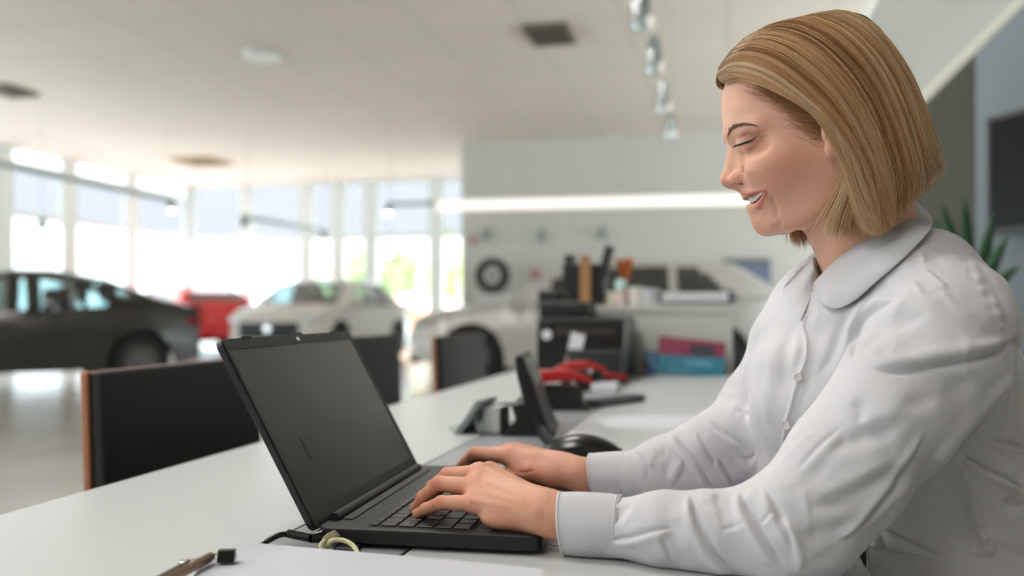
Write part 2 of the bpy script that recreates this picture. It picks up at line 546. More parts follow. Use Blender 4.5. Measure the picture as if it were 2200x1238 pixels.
# wheel on a display stand
p = Wy(1058, 592, YS - 0.9)
r = empty('wheel_display', (p.x, p.y, 0), 'dark alloy wheel standing on a white display plinth by the solid wall', 'display')
MB().box((0, 0, (p.z - .36) / 2), (.6, .5, p.z - .36)).build('plinth', mat('plinth white', srgb(214, 218, 216), .5), r)
M_tyre = mat('tyre rubber', srgb(24, 24, 25), 0.75)
M_rim = mat('alloy rim', srgb(120, 120, 118), 0.35, 0.7)
MB().lathe([(.2, -.1), (.31, -.1), (.34, -.05), (.34, .05), (.31, .1), (.2, .1), (.2, -.1)], 32, c=(0, 0, p.z), axis='y', cap=False).build('tyre', M_tyre, r)
sp = MB().lathe([(.07, -.06), (.06, .02)], 16, c=(0, 0, p.z), axis='y')
for k in range(8):
    a = k * math.pi / 4
    sp.box((math.cos(a) * .13, -.04, p.z + math.sin(a) * .13), (.18, .03, .035), Matrix.Rotation(-a, 3, 'Y'))
sp.build('rim', M_rim, r)
MB().box((0, 0, p.z - .35), (.5, .25, .04)).build('cradle', M_spot, r)

# ---------------------------------------------------------------- right side: pillar, recess, stair, screen
M_pill = mat('pillar blue grey', srgb(116, 128, 134), 0.7)
M_recess = mat('recess panel', srgb(104, 106, 98), 0.8)
pa = W(2096, 600, 3.6)
pb = W(2420, 600, 3.0)
dv = (pb - pa); dv.z = 0
ang = math.atan2(dv.y, dv.x)
o = MB().box((dv.length / 2, 0.2, CEIL / 2), (dv.length, 0.4, CEIL)).build('wall_pillar', M_pill)
o.location = (pa.x, pa.y, 0); o.rotation_euler = (0, 0, ang); o['kind'] = 'structure'
ra, rb = W(1915, 600, 6.6), W(2500, 600, 6.0)
dr = rb - ra; dr.z = 0
o = MB().box((dr.length / 2, 0.1, CEIL / 2), (dr.length, 0.2, CEIL)).build('wall_recess', M_recess)
o.location = (ra.x, ra.y, 0); o.rotation_euler = (0, 0, math.atan2(dr.y, dr.x)); o['kind'] = 'structure'
# screen on the pillar
sc = empty('wall_screen', W(2152, 600, 3.42), 'dark glossy television screen mounted on the blue-grey pillar', 'television', rotz=ang)
sc.location.z = 0
zt, zb = W(2152, 250, 3.4).z, W(2152, 508, 3.4).z
MB().box((.55, -.05, (zt + zb) / 2), (1.1, .05, zt - zb)).build('casing', mat('screen casing', srgb(60, 64, 68), .4), sc, bevel=.008)
MB().box((.55, -.078, (zt + zb) / 2), (1.05, .006, zt - zb - .05)).build('screen', mat('screen glass', srgb(10, 10, 11), .3, spec=.15), sc)
MB().box((.55, -.01, (zt + zb) / 2), (.3, .06, .2)).build('wall_bracket', M_dark, sc)
# sloping white stair parapet
M_par = mat('parapet white', srgb(196, 200, 194), 0.7)
def slab(pix, d0, d1, th, name, m, parent=None):
    f, b = [], []
    for px, py in pix:
        t = (px - 1840) / 400.0
        d = d0 + (d1 - d0) * t
        f.append(W(px, py, d)); b.append(W(px, py, d) + Vector((ca * 0 - sa, ca, 0)) * th)
    n = len(pix)
    mb = MB().add(f + b, [tuple(range(n)), tuple(range(2 * n - 1, n - 1, -1))] + [(i, (i + 1) % n, n + (i + 1) % n, n + i) for i in range(n)])
    return mb.build(name, m, parent)
o = slab([(1915, -60), (1835, 110), (1990, 212), (2262, -60)], 3.05, 2.75, .14, 'stair_parapet', M_par)
tag(o, 'white sloping stair parapet above the woman, running up to the ceiling', 'parapet')
o = slab([(1986, 205), (1993, 218), (2272, -60), (2256, -60)], 3.0, 2.7, .2, 'parapet_coping', mat('coping', srgb(206, 206, 196), .6), o)
# plant behind her shoulder
M_leafC = mat('broad leaf', srgb(62, 104, 72), .45, var=.2, scale=20)
pp = W(2090, 640, 3.15)
r = empty('potted_plant', (pp.x, pp.y, 0), 'green potted plant with long pointed leaves behind her shoulder', 'plant')
MB().lathe([(.14, 0), (.18, .35), (.19, .36), (.17, .36), (.16, .3)], 28).build('pot', mat('pot grey', srgb(90, 92, 94), .6), r, smooth=True)
MB().tube([(0, 0, .3), (.01, 0, .7), (0, .01, pp.z - .05)], .018, 8).build('stem', mat('green stem', srgb(86, 104, 62), .6), r)
rn = random.Random(4)
tips = [(2022, 455), (2070, 442), (2135, 478), (2165, 525), (2150, 560), (1985, 520), (2110, 600), (2000, 480), (2040, 600), (2190, 590)]
for tx, ty in tips:
    tip = W(tx, ty, 3.15 + rn.uniform(-.12, .12)) - Vector((pp.x, pp.y, 0))
    base = Vector((0, 0, pp.z - .1))
    mb = MB()
    side = (tip - base).cross(Vector((sa, -ca, 0.2))).normalized()
    N = 8
    vs, fs = [], []
    for i in range(N + 1):
        t = i / N
        c = base.lerp(tip, t) + Vector((0, 0, .05 * math.sin(t * 2.6)))
        w = .022 * math.sin(math.pi * min(1, t * .9 + .08)) + .001
        vs += [c - side * w, c + Vector((0, 0, -.004)), c + side * w]
    for i in range(N):
        fs += [(i * 3, i * 3 + 1, i * 3 + 4, i * 3 + 3), (i * 3 + 1, i * 3 + 2, i * 3 + 5, i * 3 + 4)]
    lf = mb.add(vs, fs).build('leaf', M_leafC, r, smooth=True)
    sd = lf.modifiers.new('thick', 'SOLIDIFY'); sd.thickness = .0015
# ---------------------------------------------------------------- cars
M_blackplastic = mat('black plastic', srgb(22, 23, 25), 0.45)
M_carglass = pane_mat('car window glass', (0.52, 0.62, 0.62, 1), 0.10)
M_carglass_dark = pane_mat('privacy glass', (0.05, 0.055, 0.06, 1), 0.10)
M_seat = mat('car seat', srgb(40, 38, 36), 0.8)
M_chrome = mat('chrome', srgb(200, 200, 200), 0.15, 1.0)
M_tail = mat('tail lamp red', srgb(120, 14, 18), 0.2, coat=.5)
M_headl = mat('head lamp', srgb(205, 215, 220), 0.1, 0.4)
def interp(pts, x):
    xs = [p[0] for p in pts]; ys = [p[1] for p in pts]
    return float(np.interp(x, xs, ys))
def make_car(name, label, L, H, Wd, top, belt, glass, wheels, wr, paint, glassmats, loc, rotz, cat='car', grille=True, sill=0.24):
    """nose at x=0, tail at x=L, wheels: x of the axles. top: (x,z) outline over hood and roof; belt: window sill line;
    glass: list of (x0, x1, z offset above belt, windows' slanted ends) areas"""
    root = empty(name, loc, label, cat, None, rotz)
    xs = sorted(set([round(L * i / 72, 4) for i in range(73)] + [w + wr * 1.2 * math.cos(a * math.pi / 10) for w in wheels for a in range(11)] + [g[0] for g in glass] + [g[1] for g in glass]))
    hw0 = Wd / 2
    def zbot(x):
        z = sill + (0.12 * max(0, 1 - x / .35) + 0.12 * max(0, 1 - (L - x) / .4))
        for w in wheels:
            q = wr * 1.17
            if abs(x - w) < q:
                z = max(z, wr + math.sqrt(q * q - (x - w) ** 2))
        return z
    def hw(x, z):
        e = 1.0
        e -= 0.20 * max(0, 1 - x / .8) ** 2 + 0.13 * max(0, 1 - (L - x) / .7) ** 2
        b = interp(belt, x)
        y = hw0 * e
        y -= 0.05 * max(0, (0.55 - z)) ** 1.2
        if z > b: y -= (z - b) * 0.36
        else: y -= 0.05 * max(0, (z - (b - .25)) / .25)
        return y
    NR = 15
    cols = []
    for x in xs:
        zb_, zt_ = zbot(x), interp(top, x)
        b = min(interp(belt, x), zt_ - .03)
        zs = [zb_ + (b - zb_) * k / 7 for k in range(8)] + [b + (zt_ - b) * k / 7 for k in range(1, 8)]
        zs[-1] = zt_ - 0.02
        side = [(hw(x, z) - (0.05 if k == len(zs) - 1 else 0), z) for k, z in enumerate(zs)]
        yt = side[-1][0]
        crown = [(yt * c, zt_ + 0.03 * (1 - c * c)) for c in (0.85, 0.45, 0.0)]
        half = side + crown
        full = [(-y, z) for y, z in half] + [(y, z) for y, z in half[-2::-1]]
        cols.append(full)
    n = len(cols[0])
    verts = [(x, y, z) for x, c in zip(xs, cols) for y, z in c]
    parts = {}
    for i in range(len(xs) - 1):
        xm = (xs[i] + xs[i + 1]) / 2
        for k in range(n - 1):
            kk = k if k < n // 2 else n - 2 - k
            key = 'body'
            ids = (i * n + k, i * n + k + 1, (i + 1) * n + k + 1, (i + 1) * n + k)
            zc = sum(verts[q][2] for q in ids) / 4
            if 7 <= kk <= 13:
                for gi, (g0, g1, s0, s1) in enumerate(glass):
                    zr = (zc - interp(belt, xm)) 
                    if g0 + s0 * max(zr, 0) <= xm <= g1 - s1 * max(zr, 0) and zc < interp(top, xm) - .07:
                        key = 'side_window%d%s' % (gi, 'a' if k < n // 2 else 'b')
            else:
                if kk >= 15:
                    dz = abs(interp(top, xs[i + 1]) - interp(top, xs[i])) / max(1e-4, xs[i + 1] - xs[i])
                    if dz > 0.30 and interp(top, xm) > interp(belt, xm) + .06 and interp(top, xm) < H - .03 and L * .22 < xm < L * .95:
                        key = 'windscreen' if xm < L * .5 else 'rear_window'
            parts.setdefault(key, []).append(ids)
    fr = [k for k in range(n)]
    parts['body'].append(tuple(fr)); parts['body'].append(tuple((len(xs) - 1) * n + k for k in fr))
    for key, fs in parts.items():
        used = sorted(set(q for f in fs for q in f))
        mp = {q: j for j, q in enumerate(used)}
        nm = 'body' if key == 'body' else ('side_window' if key.startswith('side') else key)
        m = paint if key == 'body' else (glassmats[0] if not key.startswith('side') else glassmats[min(len(glassmats) - 1, int(key[11]))])
        MB().add([verts[q] for q in used], [tuple(mp[q] for q in f) for f in fs]).build(nm, m, root, smooth=True)
    # inner tub so that the body is closed below the windows
    MB().box((L * .5, 0, .34), (L * .78, Wd * .78, .16)).build('underbody', M_blackplastic, root)
    for w in wheels:
        for s in (-1, 1):
            MB().box((w, s * (hw0 - .30), wr + .06), (wr * 2.3, .22, wr * 2.0)).build('wheel_arch', M_blackplastic, root)
            y = s * (hw0 - .11)
            c = (w, y, wr)
            t = MB().lathe([(wr * .62, -.11), (wr * .93, -.11), (wr, -.07), (wr, .07), (wr * .93, .11), (wr * .62, .11)], 32, c=c, axis='y', cap=False).build('tyre', M_tyre, root, smooth=True)
            rim = MB().lathe([(wr * .60, -.04), (wr * .60, .01)], 28, c=c, axis='y')
            for k in range(10):
                a = 2 * math.pi * k / 10
                rim.box((w + math.cos(a) * wr * .36, y + s * .09, wr + math.sin(a) * wr * .36), (wr * .56, .03, .035), Matrix.Rotation(-a, 3, 'Y'))
            rim.lathe([(.06, -.1), (.05, .1)], 14, c=c, axis='y')
            rim.lathe([(wr * .66, -.09), (wr * .66, .095), (wr * .60, .095), (wr * .60, -.09)], 28, c=c, axis='y', cap=False)
            rim.build('rim', M_rim, t)
    zbm = interp(belt, L * .35)
    for s in (-1, 1):
        MB().box((L * .33, s * (hw0 + .05), zbm + .07), (.1, .2, .13)).build('wing_mirror', paint, root, smooth=False, bevel=.03)
        for xx in (L * .52, L * .70):
            MB().box((xx, s * (hw0 - .015), zbm - .12), (.2, .05, .03)).build('door_handle', paint, root)
        MB().box((.16, s * hw0 * .66, interp(top, .15) - .1), (.24, .34, .12)).build('headlight', M_headl, root, bevel=.03)
        MB().box((L - .09, s * hw0 * .70, interp(belt, L) - .03), (.22, .36, .11)).build('tail_lamp', M_tail, root, bevel=.03)
    MB().box((.03, 0, .62), (.1, Wd * .62, .3)).build('grille', M_blackplastic, root, bevel=.04)
    MB().lathe([(.07, 0), (.07, -.02)], 20, c=(-.03, 0, .66), axis='x').build('badge', M_chrome, root)
    MB().box((.02, 0, .33), (.12, Wd * .7, .14)).build('bumper_intake', M_blackplastic, root)
    for (xx, w_) in ((L * .40, .5), (L * .62, .5)):
        for s in (-1, 1):
            MB().box((xx, s * .38, .72), (.5, .48, .3)).box((xx + .2, s * .38, 1.0), (.14, .46, .5)).build('seat', M_seat, root, bevel=.05)
    return root

P_grey = mat('car paint graphite', srgb(52, 50, 48), 0.25, 0.3, coat=0.5)
P_red = mat('car paint red', srgb(208, 8, 16), 0.25, 0.1, coat=0.6)
P_white = mat('car paint white', srgb(214, 210, 204), 0.3, 0.0, coat=0.5)
P_silver = mat('car paint silver', srgb(190, 187, 182), 0.3, 0.25, coat=0.5)

def car_at(px, d, x_local, z_drop=0.0, fx=(1, 0)):
    """world location for the car's origin such that its local point (x_local, 0) lies at pixel px, depth d"""
    p = W(px, HZ, d)
    return p
# grey saloon, nose out of frame to the left, tail at px 385
def place(px_tail, d_tail, px_nose, d_nose, L):
    t, n = W(px_tail, HZ, d_tail), W(px_nose, HZ, d_nose)
    v = (t - n); v.z = 0
    rot = math.atan2(v.y, v.x)
    v.normalize()
    o = t - v * L
    return (o.x, o.y, 0), rot
loc, rot = place(392, 12.6, -260, 10.6, 4.65)
make_car('saloon_car', 'dark grey saloon car in the showroom, its rear wheel above the first black chair', 4.65, 1.46, 1.8,
         [(0, .62), (.25, .78), (1.1, .96), (1.35, 1.0), (1.95, 1.33), (2.5, 1.44), (3.0, 1.44), (3.6, 1.33), (4.15, 1.12), (4.5, 1.05), (4.65, .95)],
         [(0, .6), (1.2, .90), (3.9, 1.02), (4.65, .85)],
         [(1.75, 2.62, .9, .0), (2.78, 3.55, .0, .5), (3.62, 3.9, .1, 1.0)], (0.95, 3.90), .335, P_grey, [M_carglass], loc, rot)
loc, rot = place(478, 21.0, 300, 24.5, 4.3)
make_car('crossover_car', 'bright red crossover car by the windows between the grey saloon and the white car', 4.3, 1.55, 1.8,
         [(0, .75), (.2, .92), (1.1, 1.05), (1.7, 1.46), (2.4, 1.55), (3.3, 1.52), (3.9, 1.36), (4.2, 1.0), (4.3, .85)],
         [(0, .7), (1.2, 1.0), (4.3, 1.08)],
         [(1.6, 2.5, .7, 0), (2.6, 3.7, 0, .9)], (0.85, 3.45), .36, P_red, [M_carglass_dark], loc, rot)
# white pickup-like car seen from the front quarter
loc, rot = place(805, 20.0, 612, 16.2, 4.5)
make_car('white_car', 'white car with open black grille facing the laptop, behind its screen', 4.5, 1.62, 1.85,
         [(0, .80), (.2, .96), (1.1, 1.08), (1.65, 1.46), (2.2, 1.56), (2.9, 1.54), (3.3, 1.42), (3.7, 1.12), (4.4, 1.08), (4.5, .95)],
         [(0, .75), (1.2, 1.04), (4.5, 1.08)],
         [(1.55, 2.35, .75, 0), (2.45, 3.3, 0, .6)], (0.9, 3.6), .37, P_white, [M_carglass, M_carglass_dark], loc, rot)
# silver estate in front of the solid wall, nose to the left
loc, rot = place(1668, 12.6, 872, 12.9, 4.9)
make_car('estate_car', 'pale silver estate car parked along the pale solid wall behind the printer', 4.9, 1.62, 1.88,
         [(0, .80), (.2, .95), (1.15, 1.05), (1.85, 1.42), (2.3, 1.58), (3.2, 1.62), (4.2, 1.57), (4.65, 1.30), (4.85, 1.02), (4.9, .9)],
         [(0, .75), (1.2, 1.02), (4.0, 1.08), (4.9, 1.1)],
         [(1.62, 2.45, .8, 0), (2.56, 3.35, 0, .0), (3.45, 4.25, 0, 1.2)], (0.80, 3.95), .37, P_silver, [M_carglass_dark], loc, rot)
# reception desk glow behind: cream car far outside, orange bonnet by the door
loc, rot = place(925, 26.5, 862, 30.0, 4.0)
make_car('compact_car', 'small orange car parked outside beside the slim tree', 4.0, 1.45, 1.7,
         [(0, .7), (.2, .85), (1.0, 1.0), (1.6, 1.38), (2.4, 1.45), (3.2, 1.4), (3.8, 1.05), (4.0, .9)],
         [(0, .68), (1.1, .94), (4.0, 1.0)],
         [(1.45, 2.2, .7, 0), (2.3, 3.3, 0, .7)], (0.8, 3.2), .31, mat('car paint orange', srgb(226, 150, 105), .3, coat=.5), [M_carglass_dark], loc, rot)
# ---------------------------------------------------------------- the long double desk
TZ = 0.74
M_desk = mat('white laminate', srgb(192, 196, 197), 0.32, var=0.01, scale=2)
M_edge = mat('desk edge', srgb(214, 215, 210), 0.35)
M_chan = mat('grey channel lid', srgb(152, 155, 160), 0.35, 0.0)
M_black = mat('matt black', srgb(20, 20, 22), 0.5)
M_blackg = mat('gloss black plastic', srgb(16, 17, 19), 0.25)
M_paper = mat('white paper', srgb(224, 225, 230), 0.8)
M_copper = mat('copper edge band', srgb(168, 112, 80), 0.4, 0.4)
XA = Wz(0, 1106, TZ).x                      # left edge
XB_ = Wz(573, 1169, TZ).x                   # channel left edge
XC = Wz(1207, 933, TZ).x                    # channel right edge
XD = 0.115
Y0, Y1 = 0.25, W(1400, 803, (CAM_H - TZ) * FPX / (803 - HZ)).y
desk = empty('double_desk', ((XA + XD) / 2, (Y0 + Y1) / 2, 0), 'long white double desk with a grey cable channel along its middle', 'desk')
dx, dy = (XA + XD) / 2, (Y0 + Y1) / 2
def dbox(x0, x1, y0, y1, z0, z1): return ((x0 + x1) / 2 - dx, (y0 + y1) / 2 - dy, (z0 + z1) / 2), (x1 - x0, y1 - y0, z1 - z0)
o = MB().box(*dbox(XA, XB_ - .0015, Y0, Y1, TZ - .025, TZ)).build('desktop', M_desk, desk, bevel=.0012)
o['label'] = 'desktop panel on the chair side'
o = MB().box(*dbox(XC + .004, XD, Y0, Y1, TZ - .025, TZ)).build('desktop', M_desk, desk, bevel=.0012)
o['label'] = 'desktop panel on the side of the woman'
o = MB().box(*dbox(XB_, XC, Y0, Y1, TZ - .02, TZ - .0004)).build('cable_channel', M_chan, desk, bevel=.0008)
MB().box(*dbox(XA + .05, XD - .05, Y0 + .1, Y1 - .1, TZ - .10, TZ - .03)).build('frame', M_black, desk)
for yy in (Y0 + .15, (Y0 + Y1) / 2, Y1 - .15):
    for xx in (XA + .12, XD - .12):
        MB().box(*dbox(xx - .03, xx + .03, yy - .03, yy + .03, 0, TZ - .1)).build('leg', M_black, desk)
MB().box((XC + .0022 - dx, 0, TZ - .012), (.002, Y1 - Y0, .02)).build('aluminium_strip', M_chrome, desk)

# ---------------------------------------------------------------- chairs across the desk
M_cfab = mat('chair back black', srgb(27, 27, 28), 0.6, bump=.15, scale=300)
def chair(x, y0, y1, top, label, tilt=0.035, rz=0):
    yc = (y0 + y1) / 2
    w = (y1 - y0)
    r = empty('office_chair', (x, yc, 0), label, 'chair', 'black chairs across the desk')
    r.rotation_euler = (0, 0, rz)
    Mt = Matrix.Translation((0, 0, .5)) @ Matrix.Rotation(-tilt, 4, 'Y') @ Matrix.Translation((0, 0, -.5))
    MB().box((0.004, 0, (top + .50) / 2), (.026, w - .012, top - .50)).xf(Mt).build('backrest', M_cfab, r, bevel=.006)
    MB().box((-.012, 0, (top + .50) / 2), (.014, w, top - .50)).xf(Mt).build('back_shell', M_copper, r, bevel=.003)
    s = MB().box((.24, 0, .455), (.44, w - .02, .05)).build('seat', M_cfab, r, bevel=.02, seg=3)
    MB().box((.24, 0, .425), (.42, w - .04, .012)).build('seat_shell', M_copper, r)
    MB().box((.0, 0, .47), (.02, .1, .12)).build('back_bracket', M_black, r)
    for sx in (.06, .42):
        for sy in (-1, 1):
            MB().tube([(sx, sy * (w / 2 - .06), .42), (sx + (.03 if sx > .2 else -.03), sy * (w / 2 - .03), 0)], .011, 10).build('leg', M_black, r)
chair(-.985, 1.29 - .005, 1.81, .862, 'nearest black chair back with copper side edge, left of the laptop')
chair(-1.04, 2.30, 2.83, .885, 'black chair back showing behind the right edge of the laptop screen')
p = Wx(968, 740, -1.0)
chair(-1.0, Wx(945, 740, -1.0).y, Wx(1042, 740, -1.0).y, .868, 'dark grey chair back before the wheel arch of the silver car')

# ---------------------------------------------------------------- cabinet at the desk end, things on it
M_cab = mat('cabinet white', srgb(208, 212, 208), 0.45)
dc = (CAM_H - TZ) * FPX / (803 - HZ)
def cz(px, py, d): return W(px, py, d)
a, b = W(1238, 803, dc), W(1574, 803, dc)
cang = 0.0
xl, xr, yc0 = a.x, b.x, Y1 + .004
ztop = W(1400, 662, dc).z
cab = empty('cabinet', ((xl + xr) / 2, yc0 + .22, 0), 'white office cabinet standing across the far end of the desk', 'cabinet')
cw = xr - xl
MB().box((0, 0, ztop / 2), (cw, .42, ztop - .03)).build('body', M_cab, cab, bevel=.002)
MB().box((0, 0, ztop), (cw + .01, .44, .022)).build('cabinet_top', M_edge, cab, bevel=.002)
for s in (-1, 1):
    dr_ = MB().box((s * cw / 4, .222, ztop / 2), (cw / 2 - .01, .018, ztop - .12)).build('door', M_cab, cab)
    MB().tube([(s * .03, .24, ztop * .6), (s * .03, .24, ztop * .75)], .006, 8).build('handle', M_chrome, dr_)
def on_cab(px, yoff=.12):
    q = Wy(px, 640, yc0 + yoff)
    return Vector((q.x, q.y, ztop + .0125))
# wide low white shelf left part under the black box
# organiser
q = on_cab(1258, .16)
org = empty('desk_organiser', q, 'black desk organiser with a wooden upright on the cabinet, above the printer', 'organiser')
MB().box((0, 0, .075), (.15, .16, .15)).build('box', M_black, org, bevel=.006)
MB().box((.012, -.085, .085), (.038, .012, .19)).build('wooden_upright', mat('oak strip', srgb(170, 128, 88), .5, var=.15, scale=30), org)
MB().box((.07, -.02, .12), (.03, .05, .2), Matrix.Rotation(.25, 3, 'Y')).build('folder', mat('folder dark', srgb(48, 54, 56), .5), org)
MB().box((-.05, .0, .1), (.03, .1, .17), Matrix.Rotation(-.1, 3, 'Y')).build('folder', M_black, org)
q = on_cab(1333, .12)
b = empty('spray_bottle', q, 'small pale bottle with a bright teal-white cap on the cabinet', 'bottle')
MB().lathe([(.001, 0), (.024, 0), (.026, .01), (.026, .045), (.014, .055)], 20).build('bottle_body', mat('pink white plastic', srgb(226, 205, 200), .4), b, smooth=True)
MB().lathe([(.016, .055), (.022, .06), (.022, .085), (.012, .094)], 20).build('cap', mat('cap teal white', srgb(205, 238, 235), .2), b, smooth=True)
q = on_cab(1342, .2)
b = empty('orange_plant', q, 'orange dried stems in a small brown pot behind the pale bottle', 'vase')
MB().lathe([(.001, 0), (.03, 0), (.035, .06), (.03, .065)], 20).build('pot', mat('brown pot', srgb(140, 84, 46), .6), b, smooth=True)
for k in range(9):
    a_ = k * .7
    MB().tube([(0, 0, .06), (.012 * math.cos(a_), .01 * math.sin(a_), .11), (.028 * math.cos(a_), .02 * math.sin(a_), .165 + .005 * (k % 3))], [.005, .006, .007], 6).build('stem', mat('orange stem', srgb(206, 112, 48), .6), b)
for px, lab, c_, rr, hh in ((1312, 'short cream cup at the near corner of the cabinet top', (226, 224, 210), .026, .05), (1366, 'white paper cup beside the pale bottle on the cabinet', (222, 224, 216), .028, .065), (1396, 'grey-white patterned mug in the middle of the cabinet top', (190, 194, 202), .034, .06)):
    q = on_cab(px, .13)
    b = empty('cup', q, lab, 'cup', 'cups on the cabinet')
    MB().lathe([(.001, 0), (rr * .85, 0), (rr, hh), (rr * .9, hh), (rr * .75, .006)], 22).build('cup_body', mat('cup glaze', srgb(*c_), .4, var=.1 if px == 1396 else 0, scale=60), b, smooth=True)
    MB().tube([(rr * .9, 0, hh * .8), (rr * 1.5, 0, hh * .7), (rr * 1.5, 0, hh * .35), (rr * .85, 0, hh * .25)], .004, 8).build('handle', mat('cup glaze', srgb(*c_), .4), b)
q = on_cab(1500, .15)
b = empty('document_tray', q, 'white stack of paper in a tray on the cabinet', 'paper stack')
MB().box((0, 0, .004), (.24, .3, .008)).build('tray', mat('tray blue grey', srgb(96, 110, 140), .5), b)
MB().box((.118, 0, .02), (.006, .3, .04)).build('tray_side', mat('tray blue grey', srgb(96, 110, 140), .5), b)
MB().box((-.006, -.01, .026), (.225, .29, .034)).build('paper', M_paper, b)

# leaflets leaning on the cabinet front
def leaflet(px0, px1, py0, py1, lean, cols, label, dz, yo):
    A, B = Wy(px0, py1, Y1 - yo), Wy(px1, py1, Y1 - yo)
    w = B.x - A.x
    h = Wy(px0, py0, Y1 - yo).z - TZ
    r = empty('leaflet', ((A.x + B.x) / 2, Y1 - yo, TZ + .001), label, 'leaflet', 'leaflets leaning on the cabinet')
    M = Matrix.Rotation(R(-14), 4, 'X') @ Matrix.Rotation(dz, 4, 'Y')
    MB().box((0, 0, h / 2), (w, .003, h)).xf(M).build('card', cols[0], r)
    rr = random.Random(int(px0))
    for k in range(7):
        ww, hh = rr.uniform(.15, .45) * w, rr.uniform(.1, .3) * h
        MB().box((rr.uniform(-.35, .35) * w, -.002 - .0004 * k, rr.uniform(.25, .8) * h), (ww, .001, hh)).xf(M).build('printed_patch', cols[1 + k % (len(cols) - 1)], r)
pm = lambda n, *c: mat(n, srgb(*c), .4)
pA, pB, pC, pD, pE, pF = pm('print maroon', 150, 50, 84), pm('print pink', 196, 110, 130), pm('print orange', 216, 150, 96), pm('print teal', 32, 126, 152), pm('print sky', 96, 166, 196), pm('print dark', 52, 60, 70)
leaflet(1408, 1552, 728, 800, 0, [pA, pF, pB, pC, pA, pF], 'maroon and pink leaflet leaning on the cabinet behind the teal one', .10, .050)
leaflet(1410, 1556, 764, 802, 0, [pD, pE, pD, pE], 'teal leaflet lying lowest against the cabinet', .05, .085)
leaflet(1386, 1412, 756, 790, 0, [pm('print blue', 44, 84, 150), pE, pF], 'small dark blue card beside the leaflets', .0, .07)

# printer
dp = (CAM_H - TZ) * FPX / (800 - HZ)
pl, pr_ = W(1148, 800, dp - .37), W(1345, 800, dp - .37)
pw = pr_.x - pl.x
ph1 = W(1200, 683, dp - .37).z - TZ
pr0 = empty('printer', ((pl.x + pr_.x) / 2, (pl.y + pr_.y) / 2 + .17, TZ + .001), 'black office printer with a white round sticker at the far end of the desk', 'printer')
MB().box((0, 0, ph1 / 2), (pw, .34, ph1)).build('printer_body', M_blackg, pr0, bevel=.012)
MB().box((-.07, .02, ph1 + .025), (pw * .55, .26, .055)).build('scanner_lid', M_black, pr0, bevel=.012)
MB().box((.02, -.172, ph1 * .78), (pw * .7, .012, .022)).build('paper_slot', M_dark, pr0)
MB().box((.05, -.19, ph1 * .28), (pw * .6, .05, ph1 * .42)).build('output_tray', mat('printer tray', srgb(44, 46, 50), .4), pr0, bevel=.006)
MB().lathe([(.016, 0), (.016, -.003)], 24, c=(-pw * .38, -.171, ph1 * .72), axis='y').build('round_sticker', M_paper, pr0)
MB().box((-pw * .06, -.20, ph1 * .35), (.045, .004, .16), Matrix.Rotation(.2, 3, 'Y')).build('paper_sheet', M_paper, pr0)
MB().box((-.12, .02, ph1 * .9 + .08), (.08, .18, .06)).build('paper_feeder', M_black, pr0, bevel=.01)

# red-handled hole punches
M_punch = mat('punch red', srgb(178, 14, 20), .3, coat=.3)
def punch(px, py, label, s=1.0, rz=0.5):
    q = Wz(px, py, TZ)
    r = empty('hole_punch', q, label, 'hole punch', 'red hole punches', rz)
    MB().box((0, 0, .03 * s), (.13 * s, .085 * s, .06 * s)).build('base', M_blackg, r, bevel=.006)
    MB().box((0, 0, .004), (.16 * s, .10 * s, .008)).build('base_plate', M_black, r, bevel=.002)
    mb = MB().prism([(-.085 * s, .058 * s), (-.085 * s, .075 * s), (-.04 * s, .098 * s), (.03 * s, .10 * s), (.085 * s, .08 * s), (.095 * s, .066 * s), (.04 * s, .074 * s), (-.04 * s, .068 * s)], 1, -.042 * s, .042 * s)
    mb.build('lever', M_punch, r, bevel=.006, seg=3)
    for k in (-1, 1):
        MB().tube([(k * .04 * s, 0, .02 * s), (k * .04 * s, 0, .085 * s)], .007 * s, 10).build('punch_pin', M_chrome, r)
punch(1196, 878, 'large red hole punch just behind the desk phone', .88, .25)
punch(1245, 838, 'second red hole punch, behind the large one', .80, .25)
q = Wz(1322, 826, TZ)
r = empty('stapler', q, 'small red stapler on the desk in front of the printer', 'stapler', None, .3)
MB().box((0, 0, .006), (.075, .026, .01)).build('base', M_black, r, bevel=.003)
MB().box((0, 0, .024), (.072, .022, .013), Matrix.Rotation(.12, 3, 'Y')).build('arm', M_punch, r, bevel=.005)
q = Wz(1300, 840, TZ)
o = MB().box((0, 0, .012), (.07, .06, .024)).build('note_block', M_paper, None, bevel=.002)
o.location = q; tag(o, 'small white note block on the channel near the printer', 'notepad')
# remote-like dark strip next to the punches
q = Wz(1322, 868, TZ)
o = MB().box((0, 0, .009), (.05, .19, .018)).build('grey_case', mat('case grey', srgb(84, 84, 92), .5), None, bevel=.006)
o.location = q; o.rotation_euler = (0, 0, -.5); tag(o, 'flat dark grey case lying along the channel behind the punches', 'case')

# ---------------------------------------------------------------- desk phone
M_phone = mat('phone black', srgb(24, 25, 27), .35, bump=.05, scale=200)
q = Wz(1140, 938, TZ)
ph = empty('desk_phone', q, 'black desk phone standing up on its foot, screen tilted, right of the laptop', 'telephone', None, R(8))
